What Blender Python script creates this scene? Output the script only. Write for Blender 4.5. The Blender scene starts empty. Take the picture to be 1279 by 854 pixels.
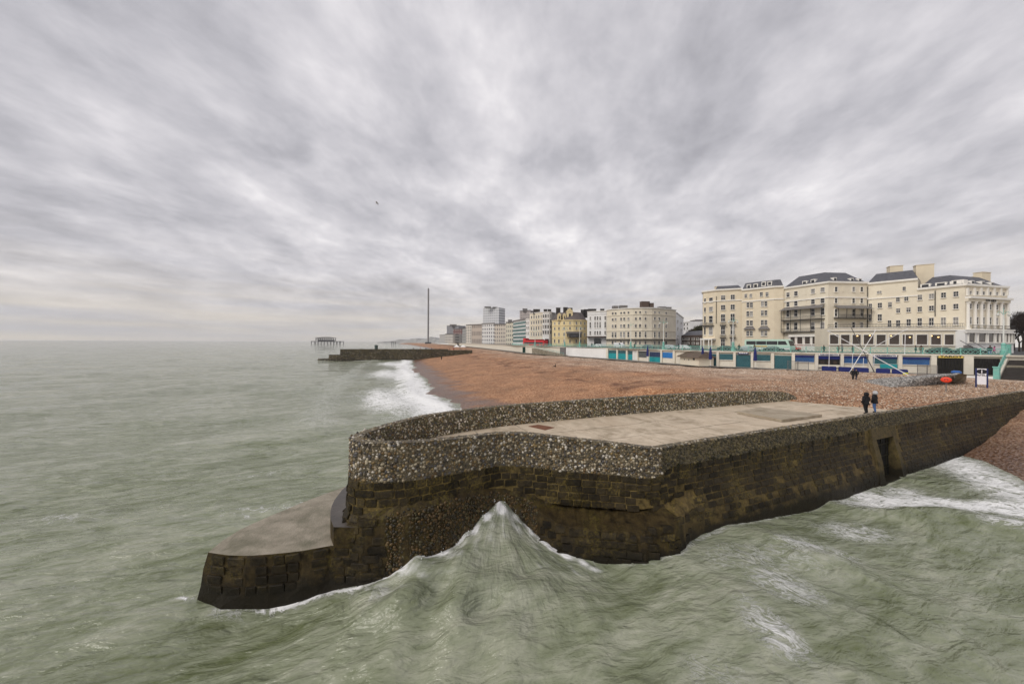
import bpy, bmesh, math, random
import numpy as np
from mathutils import Vector, Matrix
random.seed(7); rng = np.random.default_rng(7)
R = math.radians
scn = bpy.context.scene
C = scn.collection

# ------------------------------------------------------------------ camera, sky, sun, exposure
H = 10.6            # eye height above the sea, standing on a pier
F = 426.0           # focal length in pixels of a 1279 px wide frame (12 mm on full frame)
ROLL = 0.0054
cam = bpy.data.cameras.new('camera'); cam.sensor_width = 36; cam.lens = F/1279*36
cam.clip_start = 0.1; cam.clip_end = 30000
camo = bpy.data.objects.new('camera', cam); C.objects.link(camo)
ca, sa = math.cos(ROLL), math.sin(ROLL)
camo.matrix_world = Matrix(((ca, -sa, 0, 0), (0, 0, -1, 0), (sa, ca, 0, H), (0, 0, 0, 1)))
scn.camera = camo

SUN_EL, SUN_AZ = 42, 236          # azimuth of the sun measured from +Y clockwise (to the left and behind)
world = bpy.data.worlds.new('World'); scn.world = world; world.use_nodes = True
wt = world.node_tree; wt.nodes.clear(); WN = wt.nodes.new; WL = wt.links.new
def wmath(op, a, b=None, c=None):
    n = WN('ShaderNodeMath'); n.operation = op
    for i, v in enumerate((a, b, c)):
        if v is None: continue
        if isinstance(v, (int, float)): n.inputs[i].default_value = v
        else: WL(v, n.inputs[i])
    return n.outputs[0]
def build_world():
    tc = WN('ShaderNodeTexCoord'); sep = WN('ShaderNodeSeparateXYZ'); WL(tc.outputs['Generated'], sep.inputs[0])
    x, y, z = sep.outputs
    den = wmath('ADD', wmath('MAXIMUM', z, 0.0), 0.20)
    u = wmath('DIVIDE', x, den); v = wmath('DIVIDE', y, den)
    cmb = WN('ShaderNodeCombineXYZ'); WL(u, cmb.inputs[0]); WL(v, cmb.inputs[1])
    turn = WN('ShaderNodeMapping'); turn.inputs['Rotation'].default_value = (0, 0, R(14)); WL(cmb.outputs[0], turn.inputs[0])
    rot = WN('ShaderNodeMapping'); rot.inputs['Scale'].default_value = (1.2, .86, 1); WL(turn.outputs[0], rot.inputs[0])     # cloud rolls drawn out down the coast
    def noise(scale, detail, rough, dist, off=0):
        m = WN('ShaderNodeMapping'); m.inputs['Location'].default_value = (off, off*.7, off*.3); WL(rot.outputs[0], m.inputs[0])
        n = WN('ShaderNodeTexNoise'); n.inputs['Scale'].default_value = scale; n.inputs['Detail'].default_value = detail
        n.inputs['Roughness'].default_value = rough; n.inputs['Distortion'].default_value = dist
        WL(m.outputs[0], n.inputs['Vector']); return n.outputs[0]
    big = noise(0.85, 3, .5, .2, 3.1); mid = noise(3.0, 7, .55, .2, 9.2); fine = noise(11, 5, .6, .1, 1.7)
    s = wmath('ADD', wmath('ADD', wmath('MULTIPLY', big, .36), wmath('MULTIPLY', mid, .48)), wmath('MULTIPLY', fine, .16))
    ramp = WN('ShaderNodeValToRGB'); e = ramp.color_ramp.elements
    e[0].position = .36; e[0].color = (.345, .338, .367, 1); e[1].position = .68; e[1].color = (.84, .812, .818, 1)
    m1 = e.new(.45); m1.color = (.445, .435, .466, 1); m2 = e.new(.53); m2.color = (.552, .536, .564, 1); m3 = e.new(.60); m3.color = (.66, .638, .660, 1)
    WL(s, ramp.inputs[0])
    # pale, slightly warm air towards the horizon
    hz = wmath('POWER', wmath('SUBTRACT', 1.0, wmath('MINIMUM', wmath('MULTIPLY', wmath('MAXIMUM', z, 0.0), 4.2), 1.0)), 2.2)
    streak = WN('ShaderNodeTexNoise'); streak.inputs['Scale'].default_value = 1.0; streak.inputs['Detail'].default_value = 4
    sm = WN('ShaderNodeMapping'); sm.inputs['Scale'].default_value = (2.2, 2.2, 42); WL(tc.outputs['Generated'], sm.inputs[0]); WL(sm.outputs[0], streak.inputs['Vector'])
    sr = WN('ShaderNodeValToRGB'); q = sr.color_ramp.elements
    q[0].position = .36; q[0].color = (.50, .49, .50, 1); q[1].position = .60; q[1].color = (.80, .71, .565, 1)
    WL(streak.outputs[0], sr.inputs[0])
    mix = WN('ShaderNodeMixRGB'); WL(wmath('MULTIPLY', hz, .85), mix.inputs[0]); WL(ramp.outputs[0], mix.inputs[1]); WL(sr.outputs[0], mix.inputs[2])
    sky = WN('ShaderNodeTexSky'); sky.sky_type = 'NISHITA'; sky.sun_disc = False
    sky.sun_elevation = R(SUN_EL); sky.sun_rotation = R(SUN_AZ); sky.air_density = 1.5; sky.dust_density = 4
    bg1 = WN('ShaderNodeBackground'); WL(sky.outputs[0], bg1.inputs[0]); bg1.inputs[1].default_value = .05
    bg2 = WN('ShaderNodeBackground'); WL(mix.outputs[0], bg2.inputs[0]); bg2.inputs[1].default_value = 1.0
    ms = WN('ShaderNodeMixShader'); ms.inputs[0].default_value = .93; WL(bg1.outputs[0], ms.inputs[1]); WL(bg2.outputs[0], ms.inputs[2])
    out = WN('ShaderNodeOutputWorld'); WL(ms.outputs[0], out.inputs[0])
build_world()
sun = bpy.data.lights.new('sun', 'SUN'); sun.energy = 1.5; sun.angle = R(28); sun.color = (1, .955, .89)
suno = bpy.data.objects.new('sun', sun); C.objects.link(suno)
sd = Vector((math.sin(R(SUN_AZ))*math.cos(R(SUN_EL)), math.cos(R(SUN_AZ))*math.cos(R(SUN_EL)), math.sin(R(SUN_EL))))
suno.rotation_euler = sd.to_track_quat('Z', 'Y').to_euler(); suno.location = (-40, -40, 120)
scn.view_settings.view_transform = 'Standard'; scn.view_settings.look = 'None'
scn.view_settings.exposure = 0.35; scn.view_settings.gamma = 1.0; scn.view_settings.use_curve_mapping = False
scn.render.engine = 'CYCLES'
scn.cycles.use_denoising = True
scn.cycles.max_bounces = 6; scn.cycles.diffuse_bounces = 3; scn.cycles.glossy_bounces = 2; scn.cycles.transmission_bounces = 2
scn.cycles.volume_bounces = 0

# ------------------------------------------------------------------ measuring helpers (survey of the place from one spot)
def direc(px, py):
    dx, dy = px-639.5, 427.0-py
    return Vector((ca*dx - sa*dy, F, sa*dx + ca*dy))
def G(px, py, z):                       # point at height z seen in that direction
    d = direc(px, py); t = (z-H)/d.z
    return Vector((d.x*t, d.y*t, z))
def V(px, depth): return Vector(((px-639.5)/F*depth, depth, 0))
def Z(px, py, depth): d = direc(px, py); return H + d.z/F*depth
def hy(px): return 427.0 + ROLL*(px-639.5)

# ------------------------------------------------------------------ object helpers
class MB:
    def __init__(s): s.v = []; s.f = []; s.m = []; s.mi = 0
    def add(s, vs, fs):
        b = len(s.v); s.v += [tuple(p) for p in vs]
        for f in fs: s.f.append(tuple(b+i for i in f)); s.m.append(s.mi)
    def box(s, c, size, rot=0.0):
        cx, cy, cz = c; a, b, h = size[0]/2, size[1]/2, size[2]/2; co, si = math.cos(rot), math.sin(rot)
        vs = [(cx+co*x-si*y, cy+si*x+co*y, cz+z) for z in (-h, h) for x, y in ((-a, -b), (a, -b), (a, b), (-a, b))]
        s.add(vs, [(3,2,1,0), (4,5,6,7), (0,1,5,4), (1,2,6,5), (2,3,7,6), (3,0,4,7)])
    def prism(s, poly, z0, z1, top=True, bottom=False):
        n = len(poly); vs = [(p[0], p[1], z0) for p in poly] + [(p[0], p[1], z1) for p in poly]
        area = sum(poly[i][0]*poly[(i+1) % n][1]-poly[(i+1) % n][0]*poly[i][1] for i in range(n))
        fs = [(i, (i+1) % n, n+(i+1) % n, n+i) for i in range(n)]
        if top: fs.append(tuple(range(n, 2*n)))
        if bottom: fs.append(tuple(range(n-1, -1, -1)))
        if area < 0: fs = [f[::-1] for f in fs]
        s.add(vs, fs)
    def slab(s, low, high, top=True):      # sides between two polygons with 3D points
        n = len(low); fs = [(i, (i+1) % n, n+(i+1) % n, n+i) for i in range(n)]
        if top: fs.append(tuple(range(n, 2*n)))
        s.add(list(low)+list(high), fs)
    def bar(s, a, b, r, n=6, r2=None):
        a, b = Vector(a), Vector(b); d = (b-a).normalized(); r2 = r if r2 is None else r2
        u = d.cross(Vector((0, 0, 1)) if abs(d.z) < .9 else Vector((1, 0, 0))).normalized(); w = d.cross(u)
        vs = [a+(u*math.cos(t)+w*math.sin(t))*r for t in (2*math.pi*i/n for i in range(n))] + \
             [b+(u*math.cos(t)+w*math.sin(t))*r2 for t in (2*math.pi*i/n for i in range(n))]
        fs = [(i, (i+1) % n, n+(i+1) % n, n+i) for i in range(n)] + [tuple(range(n-1, -1, -1)), tuple(range(n, 2*n))]
        s.add(vs, [f[::-1] for f in fs])
    def lathe(s, c, prof, n=12):
        cx, cy, cz = c; vs = []; fs = []
        for r, z in prof:
            for i in range(n): t = 2*math.pi*i/n; vs.append((cx+r*math.cos(t), cy+r*math.sin(t), cz+z))
        for k in range(len(prof)-1):
            for i in range(n): j = (i+1) % n; fs.append((k*n+i, k*n+j, (k+1)*n+j, (k+1)*n+i))
        fs.append(tuple(range(n-1, -1, -1))); fs.append(tuple((len(prof)-1)*n+i for i in range(n)))
        s.add(vs, fs)
    def mesh(s, name, smooth=False):
        me = bpy.data.meshes.new(name); me.from_pydata(s.v, [], s.f)
        me.polygons.foreach_set('material_index', s.m)
        if smooth: me.polygons.foreach_set('use_smooth', [True]*len(s.f))
        me.update(); return me
    def build(s, name, mats, parent=None, smooth=False):
        return put(name, s.mesh(name, smooth), mats, parent)
WM = {}
def put(name, me, mats=None, parent=None, mw=None):
    if mats is not None and len(me.materials) == 0:
        for m in (mats if isinstance(mats, (list, tuple)) else [mats]): me.materials.append(m)
    o = bpy.data.objects.new(name, me); C.objects.link(o)
    mw = mw if mw is not None else Matrix()
    WM[o] = mw
    if parent is not None:
        o.parent = parent; o.matrix_parent_inverse = WM[parent].inverted()
    o.matrix_basis = mw
    return o
def thing(name, label, cat, loc=(0, 0, 0), group=None):
    o = bpy.data.objects.new(name, None); C.objects.link(o); o.location = loc
    o.empty_display_size = .2; WM[o] = Matrix.Translation(loc)
    return tag(o, label, cat, group)
def tag(o, label, cat, group=None):
    o['label'] = label; o['category'] = cat
    if group: o['group'] = group
    return o
def kind(o, k): o['kind'] = k; return o

# ------------------------------------------------------------------ materials
MATS = {}
def nodes(m):
    nt = m.node_tree; return nt, nt.nodes.new, nt.links.new, nt.nodes['Principled BSDF']
def mat(name, col, rough=.7, var=.15, scale=1.5, bump=0, bscale=None, spec=.3, metal=0, col2=None, stain=None, sscale=.4, amt=.5):
    if name in MATS: return MATS[name]
    m = bpy.data.materials.new(name); m.use_nodes = True; MATS[name] = m
    nt, N, L, p = nodes(m)
    p.inputs['Roughness'].default_value = rough; p.inputs['Metallic'].default_value = metal
    p.inputs['Specular IOR Level'].default_value = spec
    tc = N('ShaderNodeTexCoord')
    n = N('ShaderNodeTexNoise'); n.inputs['Scale'].default_value = scale; n.inputs['Detail'].default_value = 6; n.inputs['Roughness'].default_value = .62
    L(tc.outputs['Object'], n.inputs['Vector'])
    r = N('ShaderNodeValToRGB'); e = r.color_ramp.elements
    e[0].position = .3; e[1].position = .7
    c2 = col2 or tuple(min(1, c*(1+var)) for c in col); c1 = tuple(c*(1-var) for c in col) if not col2 else col
    e[0].color = (*c1, 1); e[1].color = (*c2, 1); L(n.outputs[0], r.inputs[0]); out = r.outputs[0]
    if stain:
        n2 = N('ShaderNodeTexNoise'); n2.inputs['Scale'].default_value = sscale; n2.inputs['Detail'].default_value = 7; n2.inputs['Roughness'].default_value = .68
        n2.inputs['Distortion'].default_value = .4
        L(tc.outputs['Object'], n2.inputs['Vector'])
        r2 = N('ShaderNodeValToRGB'); e2 = r2.color_ramp.elements; e2[0].position = .46; e2[1].position = .66
        e2[0].color = (0, 0, 0, 1); e2[1].color = (amt, amt, amt, 1); L(n2.outputs[0], r2.inputs[0])
        mx = N('ShaderNodeMixRGB'); L(r2.outputs[0], mx.inputs[0]); L(out, mx.inputs[1]); mx.inputs[2].default_value = (*stain, 1); out = mx.outputs[0]
    L(out, p.inputs['Base Color'])
    if bump:
        b = N('ShaderNodeBump'); b.inputs['Strength'].default_value = min(1, bump); b.inputs['Distance'].default_value = .05*max(1, bump)
        n3 = N('ShaderNodeTexNoise'); n3.inputs['Scale'].default_value = bscale or scale*6; n3.inputs['Detail'].default_value = 5
        L(tc.outputs['Object'], n3.inputs['Vector']); L(n3.outputs[0], b.inputs['Height']); L(b.outputs[0], p.inputs['Normal'])
    return m
def attr_mat(name, rough=.6, mulvar=.2, scale=3, bump=.3, spec=.3):
    m = bpy.data.materials.new(name); m.use_nodes = True; nt, N, L, p = nodes(m)
    p.inputs['Roughness'].default_value = rough; p.inputs['Specular IOR Level'].default_value = spec
    a = N('ShaderNodeAttribute'); a.attribute_name = 'tint'
    tc = N('ShaderNodeTexCoord'); n = N('ShaderNodeTexNoise'); n.inputs['Scale'].default_value = scale; n.inputs['Detail'].default_value = 5
    L(tc.outputs['Object'], n.inputs['Vector'])
    mr = N('ShaderNodeMapRange'); mr.inputs[1].default_value = .3; mr.inputs[2].default_value = .7; mr.inputs[3].default_value = 1-mulvar; mr.inputs[4].default_value = 1+mulvar
    L(n.outputs[0], mr.inputs[0])
    vm = N('ShaderNodeVectorMath'); vm.operation = 'SCALE'; L(a.outputs['Color'], vm.inputs[0]); L(mr.outputs[0], vm.inputs['Scale'])
    L(vm.outputs[0], p.inputs['Base Color'])
    if bump:
        b = N('ShaderNodeBump'); b.inputs['Strength'].default_value = bump; b.inputs['Distance'].default_value = .02
        L(n.outputs[0], b.inputs['Height']); L(b.outputs[0], p.inputs['Normal'])
    return m
def np_mesh(name, v, f, smooth=True, tint=None):
    me = bpy.data.meshes.new(name); v = np.asarray(v, dtype=np.float32); f = np.asarray(f, dtype=np.int32); k = f.shape[1]
    me.vertices.add(len(v)); me.vertices.foreach_set('co', v.ravel())
    me.loops.add(f.size); me.loops.foreach_set('vertex_index', f.ravel())
    me.polygons.add(len(f)); me.polygons.foreach_set('loop_start', np.arange(0, f.size, k, dtype=np.int32))
    me.polygons.foreach_set('use_smooth', np.full(len(f), smooth))
    if tint is not None:
        a = me.attributes.new('tint', 'FLOAT_COLOR', 'POINT'); c = np.ones((len(v), 4), np.float32); c[:, :3] = tint; a.data.foreach_set('color', c.ravel())
    me.update(calc_edges=True); me.validate(); return me
def add_attr(me, name, vals):
    a = me.attributes.new(name, 'FLOAT', 'POINT'); a.data.foreach_set('value', np.asarray(vals, dtype=np.float32).ravel())
def fsin(x, y, n, lo, hi, seed, ang=None, spread=math.pi):     # smooth random field in about -1..1
    r = np.random.default_rng(seed); o = np.zeros_like(x)
    for i in range(n):
        lam = lo*(hi/lo)**r.random(); t = (ang if ang is not None else 0)+(r.random()*2-1)*spread; k = 2*math.pi/lam
        o += np.sin(k*(x*math.cos(t)+y*math.sin(t))+r.random()*6.283)
    return o/math.sqrt(n)*1.0
def sstep(x, a, b): t = np.clip((x-a)/(b-a), 0, 1); return t*t*(3-2*t)
# ------------------------------------------------------------------ groyne survey (used by water, beach and masonry)
DECK = 4.9
C0 = np.array([7.7, 18.15]); SD = np.array([.92, .392]); SN = np.array([-.392, .92])
def SP(s, n): return C0+SD*s+SN*n
# x, y, top, cobble foot, shelf height, bulge of the foot
near = []
for s in (84, 70, 60, 50, 40, 34, 28, 24, 20, 16, 12, 8, 5, 2.5, 1.0):
    p = SP(s, 0); near.append((p[0], p[1], 4.98, 3.85, 1.9, .34+.80*math.exp(-s/3.2)))
near += [(7.55, 17.95, 5.05, 3.50, 1.75, 1.30), (6.6, 17.95, 5.14, 3.52, 1.68, 1.60), (5.3, 18.15, 5.25, 3.58, 1.62, 1.72), (3.1, 18.25, 5.45, 3.68, 1.72, 1.62),
         (1.9, 18.4, 5.54, 3.76, 1.9, 1.15), (.92, 18.45, 5.63, 3.86, 2.2, .6), (-.56, 18.2, 5.72, 4.0, 2.6, .32), (-2.17, 17.0, 5.85, 4.15, 3.0, .38), (-4.2, 15.45, 6.05, 4.35, 3.2, .45),
         (-5.6, 14.9, 6.15, 4.45, 3.1, .38), (-6.6, 14.85, 6.22, 4.52, 2.9, .28), (-7.25, 15.3, 6.25, 4.55, 2.75, .26), (-7.3, 16.2, 6.25, 4.55, 2.75, .5), (-6.6, 18.0, 6.25, 4.55, 2.6, .5),
         (-5.6, 19.8, 6.25, 4.5, 2.5, .5), (-4.3, 21.1, 6.25, 4.4, 2.5, .5), (-.9, 23.4, 6.25, 4.4, 2.5, .5), (5.2, 26.0, 6.25, 4.4, 2.5, .5), (12, 28.6, 6.25, 4.4, 2.5, .5),
         (18.4, 30.9, 6.2, 4.4, 2.5, .5), (23.4, 32.9, 6.0, 4.4, 2.5, .5), (27.0, 34.2, 5.75, 4.4, 2.5, .5), (28.6, 34.8, 5.2, 4.4, 2.5, .5)]
near = np.array(near)
def resample(a, step):
    # centripetal-ish Catmull-Rom through the survey points, then even arc length
    pts = []
    for i in range(len(a)-1):
        p0, p1, p2, p3 = a[max(i-1, 0)], a[i], a[i+1], a[min(i+2, len(a)-1)]
        d = np.linalg.norm(p2[:2]-p1[:2])
        t1 = (p2-p0)/max(1e-6, np.linalg.norm(p2[:2]-p0[:2]))*d; t2 = (p3-p1)/max(1e-6, np.linalg.norm(p3[:2]-p1[:2]))*d
        for t in np.linspace(0, 1, 14, endpoint=False):
            pts.append((2*t**3-3*t*t+1)*p1+(t**3-2*t*t+t)*t1+(-2*t**3+3*t*t)*p2+(t**3-t*t)*t2)
    pts.append(a[-1]); pts = np.array(pts)
    L = np.concatenate([[0], np.cumsum(np.linalg.norm(np.diff(pts[:, :2], axis=0), axis=1))])
    n = int(L[-1]/step); u = np.linspace(0, L[-1], n)
    return np.stack([np.interp(u, L, pts[:, k]) for k in range(pts.shape[1])], 1), u
PATH, PU = resample(near, .25)
tg = np.gradient(PATH[:, :2], axis=0); tg /= np.linalg.norm(tg, axis=1)[:, None]
PNRM = np.stack([-tg[:, 1], tg[:, 0]], 1)
def u_at(x, y): return PU[np.argmin((PATH[:, 0]-x)**2+(PATH[:, 1]-y)**2)]
U_CORNER, U_MID, U_TIP, U_END = u_at(7.55, 17.95), u_at(-.5, 18.2), u_at(-7.25, 15.3), PU[-1]
U_DECK = u_at(*SP(36, 0)); U_OUT = u_at(*SP(24.0, 0))
def profile(u):
    i = [np.interp(u, PU, PATH[:, k]) for k in range(6)]; nx = np.interp(u, PU, PNRM[:, 0]); ny = np.interp(u, PU, PNRM[:, 1])
    x, y, top, cob, shelf, bul = i
    prof = [(-.42, DECK-.35), (-.42, top), (0, top), (.04, cob), (.10, shelf+.22), (bul*.55+.03-max(0, bul-.9)*1.7, shelf+.08), (bul, shelf-.12), (bul+.22, .4), (bul+.5, -2.6)]
    if u < U_CORNER-1.5:          # the side wall leans without a ledge
        k = min(1, (U_CORNER-1.5-u)/2.5); q = lambda a, b: a+(b-a)*k
        prof[4] = (q(.10, .12), q(shelf+.22, shelf+.75)); prof[5] = (q(prof[5][0], .30), q(shelf+.08, shelf+.1)); prof[6] = (q(bul, .55), q(shelf-.12, shelf-.7)); prof[7] = (q(bul+.22, .72), .4)
    return x, y, nx, ny, prof
def surf_off(prof, z):
    q = prof[2:]
    for (o0, z0), (o1, z1) in zip(q, q[1:]):
        if z1 <= z <= z0: t = (z0-z)/max(1e-6, z0-z1); return o0+(o1-o0)*t, (o1-o0)/max(1e-6, z0-z1)
    return (q[0][0], 0) if z > q[0][1] else (q[-1][0], 0)

# apron in front of the head of the groyne
APZ = H-8.75; STZ = APZ+.82
ap_left = [G(260, 689.5, APZ), G(278.5, 674.3, APZ), G(299.7, 661, APZ), G(331.6, 646.4, APZ), G(379.5, 626.5, APZ), G(411.4, 614.5, APZ), G(434, 606.5, APZ)]
ap_near = [G(413.5, 681, APZ), G(379.5, 687.2, APZ), G(339.6, 691.6, APZ), G(310, 693.7, APZ), G(286.5, 693, APZ)]
APRON = [Vector((-6.0, 14.55, APZ))]+ap_near+ap_left+[Vector((-7.5, 20.9, APZ)), Vector((-5.2, 19.6, APZ)), Vector((-5.5, 16.5, APZ))]

# ------------------------------------------------------------------ sea
def dist_poly(x, y, poly):          # unsigned distance from points to a polyline
    d = np.full(x.shape, 1e9)
    for (ax, ay), (bx, by) in zip(poly, poly[1:]):
        vx, vy = bx-ax, by-ay; t = np.clip(((x-ax)*vx+(y-ay)*vy)/(vx*vx+vy*vy+1e-9), 0, 1)
        d = np.minimum(d, np.hypot(x-ax-t*vx, y-ay-t*vy))
    return d
WY = np.array([-50, 20, 30, 38, 45, 53, 69.5, 105, 160, 200, 300, 500, 1000, 2200.])
WX = np.array([12, 12, 5, 1., -3, -7.4, -15.4, -28, -46.8, -57, -76, -120, -300, -800.])
def xw(y): return np.interp(y, WY, WX)            # waterline west of the groyne
def xe(y): return 41.4+(y-31.9)*.62               # waterline in the bay on the near side
foot = [(PATH[i, 0]+PNRM[i, 0]*(PATH[i, 5]+.3), PATH[i, 1]+PNRM[i, 1]*(PATH[i, 5]+.3)) for i in range(0, len(PATH), 3) if PU[i] > u_at(*SP(45, 0))]
foot_near = [p for p in foot if p[1] < 30 and (p[0] > -6.5)]
apron_edge = [(p.x-.03, p.y-.36) for p in ap_near[::-1]]+[(-6.2, 14.1)]
def wave_height(x, y):
    r = np.hypot(x, y)
    h = np.zeros_like(x); rg = np.random.default_rng(11)
    wx_ = x+.9*fsin(x, y, 5, 5, 14, 51)+.25*fsin(x, y, 5, 1.6, 4, 52); wy_ = y+.9*fsin(x, y, 5, 5, 14, 53)+.25*fsin(x, y, 5, 1.6, 4, 54)
    for lam, amp, n, sp in ((26, .17, 4, .4), (13, .10, 5, .45), (6.5, .085, 6, .5), (3.2, .055, 7, .6), (1.7, .026, 8, .7), (.9, .008, 8, .8)):
        fade = 1-sstep(r, lam*18, lam*46)
        acc = np.zeros_like(x)
        for i in range(n):
            l = lam*(.75+.6*rg.random()); t = 2.5+rg.normal()*sp; k = 6.283/l
            ph = k*(wx_*math.cos(t)+wy_*math.sin(t))+rg.random()*6.283
            acc += 1-1.5*np.sqrt(np.sin(ph/2)**2+.06) if lam < 8 else np.sin(ph)
        h += amp*acc/math.sqrt(n)*fade
    # the surge climbing the inner angle of the head
    yw = np.interp(x, [-13, -8, -5.6, -4.2, -2.2, -.5, .9, 2, 3.2, 5.3, 7.6], [14.1, 14.2, 14.4, 15.0, 16.5, 17.9, 17.8, 17.2, 16.6, 16.3, 16.5])
    d = np.maximum(yw-y, 0); s = np.where(x < -.5, 3.2, 1.4)
    xx = x+.5+.25*np.sin(d*1.3)-.12*d; sharp = np.exp(-(np.sqrt(xx*xx+(.28+.55*d)**2)-(.28+.55*d))/s)
    ridge = 2.38*sharp*np.exp(-(d/2.5)**1.1)+(.62+.20*fsin(x, y, 6, 1.2, 4, 63))*np.exp(-((x+2.4)/4.2)**2)*np.exp(-((y-13.0)/3.0)**2)
    h += ridge*(y < 21)
    h += .10*fsin(x, y, 8, .35, 1.1, 64)*sharp*np.exp(-(d/1.0)**2)*(y < 21)
    h -= .35*np.exp(-((x-4.6)/2.2)**2-((y-15.2)/1.6)**2)
    h -= .28*np.exp(-((x+9)/3)**2-((y-12.6)/1.4)**2)
    # bars of swell breaking in the near bay
    a = (x-24.5)*.45+(y-21.8)*.9
    a = a+.5*fsin(x, y, 5, 3, 8, 61); h += .60*np.exp(-(a/1.2)**2)*np.exp(-((x-27)/5)**2)
    a2 = (x-14.5)*.6+(y-17.5)*.8
    a2 = a2+.5*fsin(x, y, 5, 2, 6, 62); h += .6*np.exp(-(a2/1.2)**2)*np.exp(-((x-15.5)/2.6)**2-((y-17)/3.2)**2)
    # surf on the west beach
    dw = (x-xw(y))*.93
    for c, wdt, am in ((-4, 1.6, .35), (-11, 2.4, .35), (-19, 3.0, .25)):
        cc = c+1.6*np.sin(y*.11+c)
        h += am*np.exp(-((dw-cc)/wdt)**2)*sstep(y, 34, 48)*(1-sstep(r, 160, 330))
    return h
def foam_field(x, y, h):
    fo = np.zeros_like(x); nz = fsin(x, y, 8, .5, 2.2, 71); nb = fsin(x, y, 7, 2, 7, 72)
    def up(v): np.maximum(fo, v, out=fo)
    d1 = dist_poly(x, y, foot_near)
    up(np.where((x > -6.5) & (x < 2.3), (1.02+.22*nz)*np.exp(-(d1/(.24+.16*np.abs(nz)))**2), .66*np.exp(-(d1/.35)**2)))
    up(.88*np.exp(-(d1/1.0)**2)*(x > -6.5)*(x < 4)*(.85+.2*nz)); up((.74+.1*nz)*np.exp(-(d1/2.6)**2)*(x > -5.5)*(x < 3.5)); up(.58*np.exp(-((x+1)/3)**2-((y-13.5)/2.2)**2))
    d2 = dist_poly(x, y, apron_edge); up(1.05*np.exp(-(d2/(.22+.12*np.abs(nz)))**2)*sstep(x, -11.2, -9.6)); up(.62*np.exp(-(d2/.8)**2))
    up(1.0*np.exp(-((x+13.3)/.55)**2-((y-13.95+.1*nz)/.22)**2))
    up(.66*np.exp(-np.abs(x+.3)/.6)*sstep(y, 13.0, 17.2)*(y < 20))
    up(.64*np.exp(-((x-1.5)/1.5)**2-((y-15.2)/1.9)**2)); up(.60*np.exp(-((x+2.2)/.6)**2-((y-14.2)/1.5)**2))
    up(.95*np.exp(-((x-3.9)/.75)**2-((y-15.8)/.32)**2))
    a = (x-27)*.35+(y-23.2)*.94+.8*nb
    up(1.0*np.exp(-(np.minimum(a, 0)/2.7)**2-(np.maximum(a, 0)/3.4)**2)*sstep(x, 17.5, 25)*(1-sstep(x, 43, 50)))
    b = (x-(xe(y)-1.0)); up(.95*np.exp(-(b/3.6)**2)*sstep(y, 18, 23))
    up((.82+.12*nb)*np.exp(-((x-15.8)/3.2)**2-((y-17.6)/2.2)**2)); up((.76+.12*nb)*np.exp(-((x-11.8)/2.8)**2-((y-14.8)/1.8)**2)); up((.72+.12*nb)*np.exp(-((x-9.6)/1.4)**2-((y-12.6)/2.6)**2))
    up(.80*np.exp(-((x-20)/3.5)**2-((y-20)/1.8)**2)); up(.56*np.exp(-((x-6.5)/2.4)**2-((y-10.5)/2.2)**2)); up(.62*np.exp(-((x-12)/7)**2-((y-16.5)/2.6)**2))
    dw = (x-xw(y))*.93+.9*nb; r = np.hypot(x, y)
    surf = 1.08*np.exp(-((dw+3.2)/4.2)**2)+.84*np.exp(-((dw+11)/5.0)**2)*(.8+.3*np.sin(y*.13))+.58*np.exp(-((dw+21)/5)**2)
    up(surf*sstep(y, 30, 44)*(1-.45*sstep(y, 170, 420)))
    up(.85*np.exp(-((y-181)/4)**2-((x+78)/16)**2)); up(.9*np.exp(-((y-187)/3)**2-((x+112)/7)**2))
    cr = fsin(x+.6*nb, y+.6*nz, 8, 9, 30, 5, 2.6, .5); up(.60*sstep(cr, .85, 1.7)*(1-sstep(r, 55, 130)))
    cl = fsin(x, y, 7, 2.2, 7, 6, 2.7, .9); up(.55*sstep(cr, .0, 1.1)*sstep(cl, .5, 1.5)*(1-sstep(r, 40, 85))*(x < 14))
    up(.74*np.exp(-((x+15)/5)**2-((y-21-.25*(x+15)+.5*nz)/.5)**2)); up(.66*np.exp(-((x+27)/6)**2-((y-20.5-.12*(x+27)+.5*nz)/.6)**2)); up(.66*np.exp(-((x+20)/4)**2-((y-27-.3*(x+20)+.5*nz)/.5)**2))
    up(.72*np.exp(-((x+13.5)/1.0)**2-((y-9.6-.4*(x+13.5)+.15*nz)/.28)**2)); up(.6*np.exp(-((x+19)/2)**2-((y-14.5-.1*(x+19)+.2*nz)/.3)**2))
    return np.clip(fo, 0, 1.3)
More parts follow.
